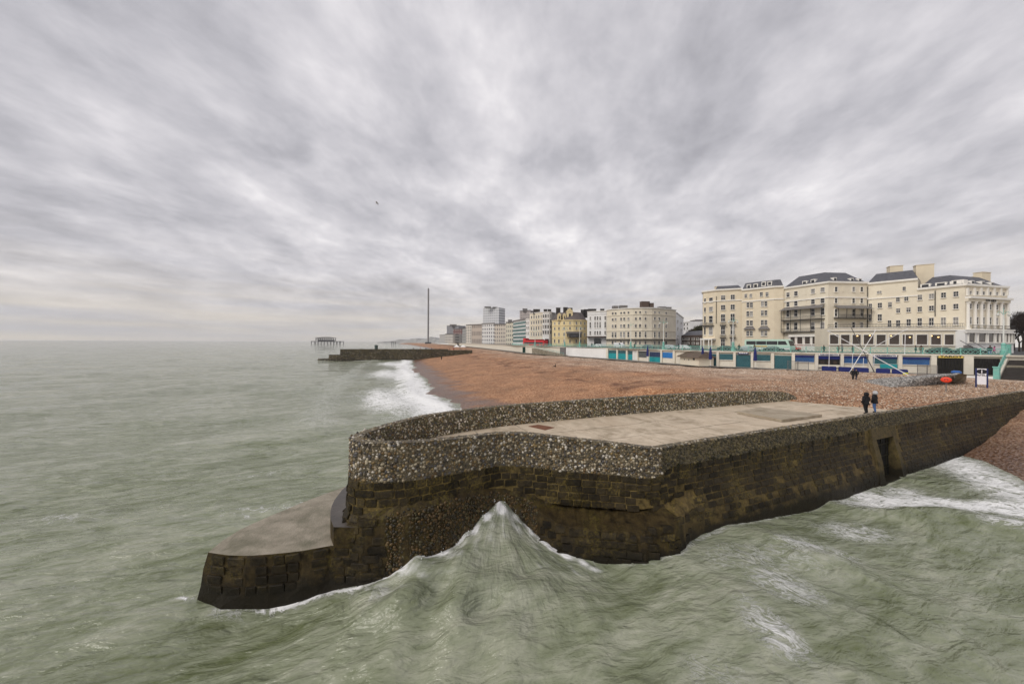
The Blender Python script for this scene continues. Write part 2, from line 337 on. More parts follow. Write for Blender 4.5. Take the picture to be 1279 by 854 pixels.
def sea_material():
    m = bpy.data.materials.new('sea_water'); m.use_nodes = True; nt, N, L, p = nodes(m)
    geo = N('ShaderNodeNewGeometry'); at = N('ShaderNodeAttribute'); at.attribute_name = 'foam'
    def mapped(scale, rz=0):
        mp = N('ShaderNodeMapping'); mp.inputs['Scale'].default_value = scale; mp.inputs['Rotation'].default_value = (0, 0, rz); L(geo.outputs['Position'], mp.inputs[0]); return mp.outputs[0]
    def along(ang, sx, sy):            # coordinates stretched along a heading
        m1 = N('ShaderNodeMapping'); m1.inputs['Rotation'].default_value = (0, 0, -ang); L(geo.outputs['Position'], m1.inputs[0])
        m2 = N('ShaderNodeMapping'); m2.inputs['Scale'].default_value = (sx, sy, 1); L(m1.outputs[0], m2.inputs[0]); return m2.outputs[0]
    def noise(vec, s, d, r=.55, di=0):
        n = N('ShaderNodeTexNoise'); n.inputs['Scale'].default_value = s; n.inputs['Detail'].default_value = d; n.inputs['Roughness'].default_value = r; n.inputs['Distortion'].default_value = di
        L(vec, n.inputs['Vector']); return n.outputs[0]
    def mth(op, a, b=None):
        n = N('ShaderNodeMath'); n.operation = op
        for i, v in enumerate((a, b)):
            if v is None: continue
            if isinstance(v, (int, float)): n.inputs[i].default_value = v
            else: L(v, n.inputs[i])
        return n.outputs[0]
    an = N('ShaderNodeAttribute'); an.attribute_name = 'fan'
    fanv = noise(an.outputs['Vector'], 1.0, 6, .62, .25)
    ff = N('ShaderNodeAttribute'); ff.attribute_name = 'fanmask'
    # silt and foam veils drawn out by the run of the water
    v1 = noise(along(R(24), .16, .55), 1, 6, .6, 1.3); v2 = noise(along(R(12), .7, 2.6), 1, 5, .62, 1.0); v3 = noise(mapped((.035, .07, 1)), 1, 3, .5, .5)
    fx = N('ShaderNodeMixRGB'); L(mth('MULTIPLY', ff.outputs['Fac'], .75), fx.inputs[0]); L(v2, fx.inputs[1]); L(fanv, fx.inputs[2])
    cl = mth('ADD', mth('ADD', mth('MULTIPLY', v1, .42), mth('MULTIPLY', fx.outputs[0], .33)), mth('MULTIPLY', v3, .25))
    r = N('ShaderNodeValToRGB'); e = r.color_ramp.elements; e[0].position = .37; e[1].position = .62
    e[0].color = (.108, .126, .056, 1); e[1].color = (.345, .352, .270, 1); em = e.new(.49); em.color = (.210, .230, .150, 1); L(cl, r.inputs[0])
    n1 = noise(along(R(-25), .8, 1.5), 1.5, 8, .66, 1.1); n2 = noise(mapped((1, 1, 1)), .55, 4, .6, .4)
    lace = mth('SUBTRACT', 1.0, mth('MINIMUM', mth('MULTIPLY', mth('ABSOLUTE', mth('SUBTRACT', n1, .5)), 7.0), 1.0))
    fan_mix = N('ShaderNodeMixRGB'); L(ff.outputs['Fac'], fan_mix.inputs[0]); L(lace, fan_mix.inputs[1]); L(fanv, fan_mix.inputs[2])
    nn = mth('ADD', mth('MULTIPLY', fan_mix.outputs[0], .42), mth('ADD', mth('MULTIPLY', n1, .30), mth('MULTIPLY', n2, .28)))
    thr = mth('SUBTRACT', mth('ADD', mth('MULTIPLY', nn, 1.0), mth('MULTIPLY', at.outputs['Fac'], .78)), .98)
    fm = N('ShaderNodeMapRange'); fm.inputs[1].default_value = 0.0; fm.inputs[2].default_value = .42; fm.inputs[3].default_value = 0; fm.inputs[4].default_value = .95; fm.interpolation_type = 'SMOOTHSTEP'; L(thr, fm.inputs[0])
    soft = mth('MULTIPLY', mth('MULTIPLY', at.outputs['Fac'], at.outputs['Fac']), .12)
    fac = mth('MINIMUM', mth('ADD', fm.outputs[0], soft), 1.0)
    mx = N('ShaderNodeMixRGB'); L(fac, mx.inputs[0]); L(r.outputs[0], mx.inputs[1]); mx.inputs[2].default_value = (.82, .82, .81, 1); L(mx.outputs[0], p.inputs['Base Color'])
    rr = N('ShaderNodeMapRange'); L(fac, rr.inputs[0]); rr.inputs[3].default_value = .06; rr.inputs[4].default_value = .85; L(rr.outputs[0], p.inputs['Roughness'])
    p.inputs['IOR'].default_value = 1.33; p.inputs['Specular IOR Level'].default_value = .5
    w1 = noise(along(R(18), .5, 1.4), 1.5, 3, .5, .7); w2 = noise(along(R(8), .6, 1.6), 5.5, 2, .5, .5); w3 = noise(along(R(10), .09, .24), 1.2, 4, .58, .5)
    hh = mth('ADD', mth('ADD', mth('MULTIPLY', w1, .40), mth('MULTIPLY', w2, .07)), mth('ADD', mth('MULTIPLY', w3, .85), mth('MULTIPLY', mth('MULTIPLY', fanv, ff.outputs['Fac']), .30)))
    hh = mth('ADD', hh, mth('MULTIPLY', fac, .05))
    b = N('ShaderNodeBump'); b.inputs['Strength'].default_value = 1.0; b.inputs['Distance'].default_value = .62; L(hh, b.inputs['Height']); L(b.outputs[0], p.inputs['Normal'])
    return m
def build_sea():
    nr, na = 620, 760
    rr = np.concatenate([np.linspace(3.0, 46, 400), 46*(6000/46)**(np.linspace(0, 1, nr-400+1)[1:])])
    aa = np.radians(np.linspace(-84, 80, na))
    Rg, A = np.meshgrid(rr, aa, indexing='ij'); x = Rg*np.sin(A); y = Rg*np.cos(A)
    h = wave_height(x, y); fo = foam_field(x, y, h)
    v = np.stack([x, y, h], -1).reshape(-1, 3)
    i = np.arange(nr-1)[:, None]*na+np.arange(na-1)[None, :]
    # the beach and the town stand on ground of their own: no water there
    keep = ((x-xw(y)) < 45)[:-1, :-1] | ((y < 40) & (x < 56))[:-1, :-1]
    i = i[keep]; f = np.stack([i, i+na, i+na+1, i+1], -1).reshape(-1, 4)
    me = np_mesh('sea', v, f[:, ::-1]); add_attr(me, 'foam', fo)
    dx, dy = (x+.5).ravel(), (18.4-y).ravel(); rad = np.hypot(dx, dy); ang = np.arctan2(dx, dy)
    fv = me.attributes.new('fan', 'FLOAT_VECTOR', 'POINT'); fv.data.foreach_set('vector', np.stack([ang*9+.4*np.sin(rad*.9), rad*.45, np.zeros_like(rad)], -1).astype(np.float32).ravel())
    add_attr(me, 'fanmask', (1-sstep(rad, 4.5, 9.5))*(y.ravel() < 20)); me.materials.append(sea_material())
    kind(put('sea', me), 'structure')
build_sea()
def build_spray():
    r = np.random.default_rng(91); fx = np.array([p[0] for p in foot_near]); fy = np.array([p[1] for p in foot_near]); o = np.argsort(fx); fx, fy = fx[o], fy[o]
    x = np.clip(-.6+np.where(r.random(900) < .62, -np.abs(r.normal(size=900))*2.4, np.abs(r.normal(size=900))*1.1), -6, 3); y = np.interp(x, fx, fy)-.05-np.abs(r.normal(size=900))*.22
    z = wave_height(x, y)+np.abs(r.normal(size=900))*.16*(.4+np.exp(-np.abs(x+.5)/1.5)); s = .008+.022*r.random(900)**2
    v0 = np.array([(1, 0, 0), (-1, 0, 0), (0, 1, 0), (0, -1, 0), (0, 0, 1.3), (0, 0, -1.3)]); f0 = np.array([(0, 2, 4), (2, 1, 4), (1, 3, 4), (3, 0, 4), (2, 0, 5), (1, 2, 5), (3, 1, 5), (0, 3, 5)])
    v = np.stack([x, y, z], -1)[:, None]+v0[None]*s[:, None, None]; f = f0[None]+(np.arange(900)*6)[:, None, None]
    me = np_mesh('spray', v.reshape(-1, 3), f.reshape(-1, 3)); me.materials.append(mat('spray_water', (.80, .81, .80), .5, .05)); kind(put('spray', me), 'stuff')
build_spray()

# ------------------------------------------------------------------ beach
def shingle_material():
    m = bpy.data.materials.new('shingle'); m.use_nodes = True; nt, N, L, p = nodes(m)
    geo = N('ShaderNodeNewGeometry'); at = N('ShaderNodeAttribute'); at.attribute_name = 'wet'; ap = N('ShaderNodeAttribute'); ap.attribute_name = 'pale'
    v1 = N('ShaderNodeTexVoronoi'); v1.inputs['Scale'].default_value = 10; L(geo.outputs['Position'], v1.inputs['Vector'])
    v2 = N('ShaderNodeTexVoronoi'); v2.inputs['Scale'].default_value = 4.2; L(geo.outputs['Position'], v2.inputs['Vector'])
    sp = N('ShaderNodeSeparateColor'); L(v1.outputs['Color'], sp.inputs[0]); sp2 = N('ShaderNodeSeparateColor'); L(v2.outputs['Color'], sp2.inputs[0])
    ad = N('ShaderNodeMath'); ad.operation = 'MULTIPLY_ADD'; L(sp2.outputs[1], ad.inputs[0]); ad.inputs[1].default_value = .4
    mm = N('ShaderNodeMath'); mm.operation = 'MULTIPLY'; L(sp.outputs[0], mm.inputs[0]); mm.inputs[1].default_value = .6; L(mm.outputs[0], ad.inputs[2])
    def ramp(cols):
        r = N('ShaderNodeValToRGB'); e = r.color_ramp.elements; e[0].position, e[0].color = cols[0][0], (*cols[0][1], 1); e[1].position, e[1].color = cols[-1][0], (*cols[-1][1], 1)
        for q, c in cols[1:-1]: k = e.new(q); k.color = (*c, 1)
        L(ad.outputs[0], r.inputs[0]); return r.outputs[0]
    warm = ramp([(.12, (.15, .068, .032)), (.5, (.36, .168, .076)), (.88, (.54, .33, .19))])
    pale = ramp([(.10, (.13, .075, .045)), (.34, (.33, .20, .125)), (.6, (.50, .36, .245)), (.9, (.78, .70, .60))])
    mx = N('ShaderNodeMixRGB'); L(ap.outputs['Fac'], mx.inputs[0]); L(warm, mx.inputs[1]); L(pale, mx.inputs[2])
    n = N('ShaderNodeTexNoise'); n.inputs['Scale'].default_value = .22; n.inputs['Detail'].default_value = 6; L(geo.outputs['Position'], n.inputs['Vector'])
    mr = N('ShaderNodeMapRange'); L(n.outputs[0], mr.inputs[0]); mr.inputs[1].default_value = .3; mr.inputs[2].default_value = .7; mr.inputs[3].default_value = .74; mr.inputs[4].default_value = 1.22
    sc = N('ShaderNodeVectorMath'); sc.operation = 'SCALE'; L(mx.outputs[0], sc.inputs[0]); L(mr.outputs[0], sc.inputs['Scale'])
    sa_ = N('ShaderNodeAttribute'); sa_.attribute_name = 'strand'; sm_ = N('ShaderNodeMixRGB'); sm_.blend_type = 'MULTIPLY'; L(sa_.outputs['Fac'], sm_.inputs[0]); L(sc.outputs[0], sm_.inputs[1]); sm_.inputs[2].default_value = (.40, .31, .25, 1)
    wt_ = N('ShaderNodeMixRGB'); wt_.blend_type = 'MULTIPLY'; L(at.outputs['Fac'], wt_.inputs[0]); L(sm_.outputs[0], wt_.inputs[1]); wt_.inputs[2].default_value = (.40, .36, .34, 1)
    L(wt_.outputs[0], p.inputs['Base Color'])
    rg = N('ShaderNodeMapRange'); L(at.outputs['Fac'], rg.inputs[0]); rg.inputs[3].default_value = .85; rg.inputs[4].default_value = .28; L(rg.outputs[0], p.inputs['Roughness'])
    b = N('ShaderNodeBump'); b.inputs['Strength'].default_value = 1.0; b.inputs['Distance'].default_value = .12; L(v2.outputs['Distance'], b.inputs['Height']); L(b.outputs[0], p.inputs['Normal'])
    return m
SHINGLE = shingle_material()
ARC = np.array([(1400, 59), (1279, 62), (1180, 66), (1080, 70.5), (1000, 75), (900, 84), (870, 88.5), (820, 100), (755, 124), (700, 150), (660, 176), (630, 235), (600, 330), (575, 480), (560, 640), (540, 960)])
ARCP = np.array([[(p-639.5)/F*d, d] for p, d in ARC])          # front line of the seafront arcade
def arc_depth(px): return float(np.interp(-px, -ARC[:, 0], ARC[:, 1]))
def prom_dist(x, y):               # signed distance in front of the arcade (positive on the beach)
    d = dist_poly(x, y, [tuple(p) for p in ARCP]); yy = np.interp(y, ARCP[:, 1], ARCP[:, 0]); return np.where(x < yy, d, -d)
def beach_z(x, y):
    d = (x-xw(y))*.93; j = fsin(x, y, 6, 8, 30, 21)
    z = np.interp(d, [-60, -6, 0, 9, 24, 29, 34, 48, 70, 400], [-6, -.75, 0, 1.1, 2.75, 3.25, 3.95, 4.45, 4.80, 4.85])
    z = z+.05*fsin(x, y, 6, 3, 9, 22)*sstep(d, 2, 10)+.10*j*sstep(d, 18, 34)+.05*fsin(x, y, 8, 1.2, 3.5, 25)*sstep(d, 26, 34)+.16*np.exp(-((d-31-2*j)/1.6)**2)
    s = (x-C0[0])*SD[0]+(y-C0[1])*SD[1]; n = (x-C0[0])*SN[0]+(y-C0[1])*SN[1]
    edge = 23+ .55*(7-np.clip(n, 0, 7)) + .5*fsin(x, y, 5, 1.2, 5, 23)
    k = sstep(s, edge-3.0, edge+1.6)*(1-sstep(n, 12, 40))
    z = z+k*(np.maximum(4.99+.05*j, z)-z)
    z = np.where((n < 7.0) & (s < edge), np.minimum(z, 4.6+.42*sstep(s, edge-2, edge)), z)
    return z
def build_beach_west():
    s = np.concatenate([np.linspace(-75, 10, 150), np.linspace(10.5, 80, 240)]); n = np.concatenate([[.22], np.linspace(.45, 45, 190), np.linspace(45.6, 260, 150), 260*(1500/260)**np.linspace(.02, 1, 60)])
    S, Nn = np.meshgrid(s, n, indexing='ij'); S = S+np.maximum(Nn-150, 0)*.12
    x = C0[0]+SD[0]*S+SN[0]*Nn; y = C0[1]+SD[1]*S+SN[1]*Nn; z = beach_z(x, y)
    pd = prom_dist(x, y); z = np.where(pd < 3, np.minimum(z, 4.86), z)
    d = (x-xw(y))*.93; wet = 1-sstep(d+1.5*fsin(x, y, 6, 4, 14, 31), 2.5, 8); pale = sstep(d+5*fsin(x, y, 5, 10, 40, 32), 26, 62)
    dj = d+2.2*fsin(x, y, 6, 7, 26, 81)+.5*fsin(x, y, 6, 1.5, 5, 82); strand = np.zeros_like(x)
    for c, w_, am in ((27, 1.2, .95), (30.5, .7, .75), (36, .8, .4), (42, 1.3, .6), (49, 1.0, .5), (56, 1.3, .5), (20, .8, .35)): strand = np.maximum(strand, am*np.exp(-((dj-c)/w_)**2)*sstep(fsin(x, y, 6, 4, 16, 83+int(c)), -.6, .5))
    i = np.arange(len(s)-1)[:, None]*len(n)+np.arange(len(n)-1)[None, :]
    keep = (d > -25)[:-1, :-1] & (pd > -5)[:-1, :-1]; i = i[keep]
    f = np.stack([i, i+len(n), i+len(n)+1, i+1], -1).reshape(-1, 4)
    me = np_mesh('beach', np.stack([x, y, z], -1).reshape(-1, 3), f); add_attr(me, 'wet', wet); add_attr(me, 'pale', pale); add_attr(me, 'strand', strand); me.materials.append(SHINGLE)
    kind(put('beach', me), 'structure')
def build_beach_east():
    s = np.linspace(26, 100, 260); n = -np.concatenate([np.linspace(-.1, 18, 110), np.linspace(18.5, 70, 60)])
    S, Nn = np.meshgrid(s, n, indexing='ij'); x = C0[0]+SD[0]*S+SN[0]*Nn; y = C0[1]+SD[1]*S+SN[1]*Nn
    d = (x-xe(y)); z = np.interp(d, [-20, 0, 5, 11, 17, 40], [-3.2, -.05, .75, 2.1, 3.4, 4.85])+.06*fsin(x, y, 6, 2, 8, 24)*sstep(d, 1, 6)
    wet = 1-sstep(d+1.2*fsin(x, y, 6, 3, 9, 33), 2, 14)*.8; pale = np.full_like(x, .35)
    i = np.arange(len(s)-1)[:, None]*len(n)+np.arange(len(n)-1)[None, :]; f = np.stack([i, i+1, i+len(n)+1, i+len(n)], -1).reshape(-1, 4)
    me = np_mesh('beach', np.stack([x, y, z], -1).reshape(-1, 3), f); add_attr(me, 'wet', wet); add_attr(me, 'pale', pale); me.materials.append(SHINGLE)
    kind(put('beach_inlet', me), 'structure')
build_beach_west(); build_beach_east()
# ------------------------------------------------------------------ the near groyne
def wet_stone(name, dark, mid, moss, rough=.42, objrand=False, bump=.8, low=None):
    m = bpy.data.materials.new(name); m.use_nodes = True; nt, N, L, p = nodes(m)
    geo = N('ShaderNodeNewGeometry')
    def noise(s, d, r=.65, di=0, off=0):
        mp = N('ShaderNodeMapping'); mp.inputs['Location'].default_value = (off, off, off); L(geo.outputs['Position'], mp.inputs[0])
        n = N('ShaderNodeTexNoise'); n.inputs['Scale'].default_value = s; n.inputs['Detail'].default_value = d; n.inputs['Roughness'].default_value = r; n.inputs['Distortion'].default_value = di
        L(mp.outputs[0], n.inputs['Vector']); return n.outputs[0]
    def ramp(src, cols):
        r = N('ShaderNodeValToRGB'); e = r.color_ramp.elements; e[0].position, e[0].color = cols[0][0], (*cols[0][1], 1); e[1].position, e[1].color = cols[-1][0], (*cols[-1][1], 1)
        for q, c in cols[1:-1]: k = e.new(q); k.color = (*c, 1)
        L(src, r.inputs[0]); return r.outputs[0]
    base = ramp(noise(2.6, 8, .7), [(.34, dark), (.62, mid)])
    mossf = ramp(noise(.55, 7, .7, .6, 4), [(.47, (0, 0, 0)), (.63, (1, 1, 1))])
    fine = ramp(noise(9, 5, .7, .3, 7), [(.45, (0, 0, 0)), (.6, (.85, .85, .85))])
    mul = N('ShaderNodeMath'); mul.operation = 'MULTIPLY'; L(mossf, mul.inputs[0]); L(fine, mul.inputs[1])
    mx = N('ShaderNodeMixRGB'); L(mul.outputs[0], mx.inputs[0]); L(base, mx.inputs[1]); mx.inputs[2].default_value = (*moss, 1); out = mx.outputs[0]
    if objrand:
        oi = N('ShaderNodeObjectInfo'); mr = N('ShaderNodeMapRange'); L(oi.outputs['Random'], mr.inputs[0]); mr.inputs[3].default_value = .55; mr.inputs[4].default_value = 1.6
        sc = N('ShaderNodeVectorMath'); sc.operation = 'SCALE'; L(out, sc.inputs[0]); L(mr.outputs[0], sc.inputs['Scale']); out = sc.outputs[0]
    if low is not None:      # the tide keeps the foot black with weed
        sz = N('ShaderNodeSeparateXYZ'); L(geo.outputs['Position'], sz.inputs[0])
        ad = N('ShaderNodeMath'); ad.operation = 'MULTIPLY_ADD'; L(noise(1.3, 5, .6, .3, 11), ad.inputs[0]); ad.inputs[1].default_value = 1.5; L(sz.outputs[2], ad.inputs[2])
        mr = N('ShaderNodeMapRange'); L(ad.outputs[0], mr.inputs[0]); mr.inputs[1].default_value = 1.15; mr.inputs[2].default_value = 1.75; mr.inputs[3].default_value = .92; mr.inputs[4].default_value = 0
        m2 = N('ShaderNodeMixRGB'); L(mr.outputs[0], m2.inputs[0]); L(out, m2.inputs[1]); m2.inputs[2].default_value = (*low, 1); out = m2.outputs[0]
    L(out, p.inputs['Base Color']); p.inputs['Roughness'].default_value = rough+.15; p.inputs['Specular IOR Level'].default_value = .18
    b = N('ShaderNodeBump'); b.inputs['Strength'].default_value = bump; b.inputs['Distance'].default_value = .06; L(noise(7, 6, .7), b.inputs['Height']); L(b.outputs[0], p.inputs['Normal'])
    return m
WEED = (.012, .010, .006)
M_core = wet_stone('mossy_mortar', (.030, .022, .009), (.17, .122, .045), (.26, .195, .055), low=WEED)
M_core_mid = wet_stone('stained_side_mortar', (.022, .016, .007), (.125, .088, .033), (.20, .15, .04), low=WEED)
M_core_dark = wet_stone('weedy_rubble', (.011, .008, .004), (.062, .043, .016), (.105, .083, .018), low=WEED)
M_block = wet_stone('wet_block', (.010, .008, .005), (.036, .027, .014), (.12, .088, .02), objrand=True, low=WEED)
M_cobmortar = mat('cobble_mortar', (.07, .06, .04), .8, .35, 2.0, .6, 12, col2=(.17, .14, .09))
M_conc = mat('deck_concrete', (.45, .36, .26), .75, .12, .5, .35, 18, col2=(.66, .565, .44), stain=(.26, .20, .13), sscale=.5, amt=.8)
M_conc_dark = mat('old_concrete', (.20, .175, .13), .75, .2, 1.1, .5, 14, col2=(.31, .28, .22), stain=(.10, .085, .04), sscale=.9, amt=.8)
M_apron = mat('apron_concrete', (.205, .178, .130), .5, .2, 1.1, .6, 12, col2=(.36, .315, .245), stain=(.075, .075, .035), sscale=.8, amt=.6, spec=.3)
M_step = mat('wet_step', (.055, .046, .040), .4, .2, 1.2, .3, 12, col2=(.11, .095, .082), stain=(.05, .05, .045), sscale=1.0, spec=.3)
M_rust = mat('rusty_iron', (.14, .06, .035), .8, .3, 6, .6, 30, col2=(.22, .10, .06))
M_frame = wet_stone('mossy_concrete_frame', (.03, .024, .011), (.10, .075, .032), (.14, .105, .028), low=WEED)
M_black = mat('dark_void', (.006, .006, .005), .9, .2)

groyne = thing('stone_groyne', 'long stone and cobble groyne with pale concrete deck running out into the sea', 'groyne', (7.7, 18.2, 0))
# shell of the wall
OUTA, OUTB = u_at(*SP(25.8, 0)), u_at(*SP(22.2, 0))
def build_shell():
    us = np.arange(0, PU[-1], .3); us = np.append(us, PU[-1]); V_, F_, M_ = [], [], []
    k = 9; jr = np.random.default_rng(3)
    for a, u in enumerate(us):
        x, y, nx, ny, pr = profile(u)
        for j, (o, z) in enumerate(pr):
            o2 = o+(jr.normal()*(.035 if j > 4 and u > U_CORNER-1 else .006) if j >= 4 else 0); z2 = z+(jr.normal()*.04 if 4 <= j <= 6 else 0)
            V_.append((x+nx*o2, y+ny*o2, z2))
    for a in range(len(us)-1):
        um = (us[a]+us[a+1])/2
        for j in range(k-1):
            if j >= 3 and OUTA < um < OUTB: continue
            i = a*k+j; F_.append((i, i+1, i+k+1, i+k)); M_.append(0 if j < 3 else (1 if j >= 4 and um > U_CORNER-.5 else (3 if um < U_CORNER-.5 and j >= 4 else 2)))
    i = (len(us)-1)*k; F_.append(tuple(i+j for j in range(k))); M_.append(0)
    me = bpy.data.meshes.new('wall'); me.from_pydata(V_, [], F_); me.polygons.foreach_set('material_index', M_); me.update()
    put('wall', me, [M_cobmortar, M_core_dark, M_core, M_core_mid], groyne)
build_shell()

# cobbles: set in lime on every faced surface
ICO = None
def ico():
    bm = bmesh.new(); bmesh.ops.create_icosphere(bm, subdivisions=1, radius=1); bm.verts.ensure_lookup_table()
    v = np.array([p.co[:] for p in bm.verts]); f = np.array([[q.index for q in fc.verts] for fc in bm.faces]); bm.free(); return v, f
ICO = ico()
M_cobble = attr_mat('cobbles', .5, .25, 14, .2, .4)
PAL_GREY = [(.06, .052, .04), (.11, .088, .055), (.17, .135, .085), (.26, .21, .14), (.36, .31, .22), (.12, .075, .03), (.05, .04, .03), (.46, .42, .36), (.20, .14, .06), (.085, .08, .08)]
PAL_DARK = [(.030, .025, .013), (.05, .038, .017), (.075, .058, .022), (.10, .08, .035), (.04, .035, .02), (.13, .105, .05)]
PAL_RUST0 = [(.04, .028, .012), (.085, .048, .014), (.13, .066, .015), (.17, .095, .03), (.055, .038, .017), (.11, .08, .028)]
PAL_RUST = [(c[0]*.58, c[1]*.66, c[2]*.8) for c in PAL_RUST0]
PAL_OLIVE = [(.07, .065, .03), (.11, .095, .045), (.16, .14, .075), (.22, .195, .12), (.05, .045, .022), (.32, .29, .21), (.10, .10, .085)]
PAL_OLIVE2 = [tuple(v*1.3 for v in c) for c in PAL_GREY+PAL_OLIVE+[(.34, .31, .25), (.28, .25, .19)]]
def stones(name, pts, nrm, size, pal, parent, weights=None, flat=.6, seed=1):
    r = np.random.default_rng(seed); n = len(pts); v0, f0 = ICO
    pts = np.asarray(pts); nrm = np.asarray(nrm); nrm = nrm/np.linalg.norm(nrm, axis=1)[:, None]
    up = np.tile([0, 0, 1.], (n, 1)); t1 = np.cross(up, nrm); ln = np.linalg.norm(t1, axis=1); t1[ln < .1] = [1, 0, 0]; t1 /= np.linalg.norm(t1, axis=1)[:, None]; t2 = np.cross(nrm, t1)
    a = r.random(n)*6.283; e1 = t1*np.cos(a)[:, None]+t2*np.sin(a)[:, None]; e2 = np.cross(nrm, e1)
    s = size*(.62+.75*r.random(n)**1.4); sa_ = s*(1+.35*r.random(n)); sb = s*(.8+.2*r.random(n)); sc_ = s*flat
    jit = 1+.10*r.standard_normal((n, len(v0)))
    w = v0[None]*jit[..., None]
    V_ = pts[:, None]+w[..., :1]*(e1*sa_[:, None])[:, None]+w[..., 1:2]*(e2*sb[:, None])[:, None]+w[..., 2:]*(nrm*sc_[:, None])[:, None]
    F_ = f0[None]+(np.arange(n)*len(v0))[:, None, None]
    pal = np.array(pal); ci = r.choice(len(pal), n, p=weights); col = pal[ci]*(.75+.5*r.random(n))[:, None]
    me = np_mesh(name, V_.reshape(-1, 3), F_.reshape(-1, 3), True, np.repeat(col, len(v0), 0)); me.materials.append(M_cobble)
    return kind(put(name, me, None, parent), 'stuff')
def band(name, u0, u1, zlo, zhi, spacing, pal, seed, inner=False, size=None, cond=None, weights=None):
    r = np.random.default_rng(seed); P_, N_ = [], []
    u = u0; row = 0
    while u < u1:
        x, y, nx, ny, pr = profile(u); z = zlo(pr)+spacing*.3*(1 if row % 2 else 0)
        while z < zhi(pr):
            uu = u+r.normal()*spacing*.22; zz = z+r.normal()*spacing*.22
            x2, y2, nx, ny, pr2 = profile(uu)
            if inner: o, sg = -.42, -1
            else: o, sg = surf_off(pr2, zz)[0], 1
            if cond is None or cond(uu, zz, pr2): P_.append((x2+nx*o, y2+ny*o, zz)); N_.append((nx*sg, ny*sg, .08))
            z += spacing*.9
        u += spacing; row += 1
    return stones(name, P_, N_, size or spacing*.55, pal, groyne, weights, seed=seed)
band('face_cobbles', U_CORNER-.4, U_TIP+3.2, lambda p: p[3][1]+.05, lambda p: p[2][1]-.02, .128, PAL_GREY, 41)
band('parapet_cobbles', U_TIP-2.2, U_END, lambda p: DECK, lambda p: p[1][1]-.02, .115, PAL_OLIVE2, 42, inner=True)
band('side_cobbles', u_at(*SP(62, 0)), U_CORNER-.4, lambda p: p[3][1]+.03, lambda p: p[2][1]-.02, .145, PAL_DARK, 43)
band('foot_cobbles', U_MID-2.0, U_TIP-1.9, lambda p: .5, lambda p: p[4][1]-.2, .12, PAL_RUST, 44)
# cap stones along the tops
def caps():
    r = np.random.default_rng(9); P_, N_ = [], []
    for u in np.arange(u_at(*SP(60, 0)), U_END, .125):
        x, y, nx, ny, pr = profile(u)
        for o in (-.36, -.24, -.12, -.01):
            if r.random() < .86: P_.append((x+nx*(o+r.normal()*.02)+r.normal()*.02, y+ny*(o+r.normal()*.02)+r.normal()*.02, pr[2][1]-.012)); N_.append((nx*.02, ny*.02+.001, 1))
    stones('cap_cobbles', P_, N_, .062, PAL_GREY, groyne, flat=.5, seed=10)
caps()

# dressed blocks below the cobbles, every block on its own
def block_mesh(k):
    bm = bmesh.new(); bmesh.ops.create_cube(bm, size=1); r = random.Random(k)
    bmesh.ops.bevel(bm, geom=bm.edges[:], offset=.09, segments=1, affect='EDGES')
    for v in bm.verts: v.co += Vector((r.uniform(-.03, .03), r.uniform(-.06, .06), r.uniform(-.03, .03)))
    me = bpy.data.meshes.new('block'); bm.to_mesh(me); bm.free(); me.materials.append(M_block); return me
BLOCKS = [block_mesh(k) for k in range(6)]
def lay_blocks():
    r = random.Random(5); out = []
    OUT0, OUT1 = u_at(*SP(26.2, 0)), u_at(*SP(21.8, 0))
    row_h = .36
    for k in range(16):
        u = u_at(*SP(60, 0))+r.random()*.4
        while u < U_TIP+2.5:
            w = r.uniform(.42, .86); uc = u+w/2; x, y, nx, ny, pr = profile(uc); z = pr[3][1]-.17-k*row_h; u += w
            lim = .0 if uc < U_CORNER-18 else (.55 if uc < U_CORNER else .1)
            if OUT0-.4 < uc < OUT1+.4: continue
            if z < lim or r.random() < .02: continue
            rust_zone = U_MID-2.2 < uc < U_TIP-1.7 and z < pr[4][1]
            if rust_zone: continue
            if U_CORNER-20 < uc < U_CORNER and z < 1.4 and r.random() < .35: continue
            o, sl = surf_off(pr, z)
            if abs(sl) > .55: continue
            
            ang = math.atan2(-nx, ny)        # block x along the wall
            tx = Matrix.Translation((x+nx*(o-.085), y+ny*(o-.085), z)) @ Matrix.Rotation(math.atan2(ny, nx)+math.pi/2, 4, 'Z') @ Matrix.Rotation(-math.atan(sl) if sl else 0, 4, 'X') @ \
                Matrix.Diagonal((w-r.uniform(.025, .05), .24+r.uniform(-.02, .03), row_h-r.uniform(.035, .06), 1))
            out.append((math.hypot(x, y), tx, r.randrange(6)))
    out.sort(key=lambda q: q[0])
    for d, tx, k in out[:300]: put('block', BLOCKS[k], None, groyne, tx)
    V_, F_, b = [], [], 0; srcs = [(np.array([v.co[:] for v in me.vertices]), [tuple(p.vertices) for p in me.polygons]) for me in BLOCKS]
    for d, tx, k in out[300:]:
        v, f = srcs[k]; mm = np.array(tx); V_.append(v @ mm[:3, :3].T+mm[:3, 3]); F_ += [tuple(b+i for i in q) for q in f]; b += len(v)
    if V_:
        me = bpy.data.meshes.new('far_blocks'); me.from_pydata(np.concatenate(V_).tolist(), [], F_); me.update(); me.materials.append(M_block)
        kind(put('far_blocks', me, None, groyne), 'stuff')
lay_blocks()

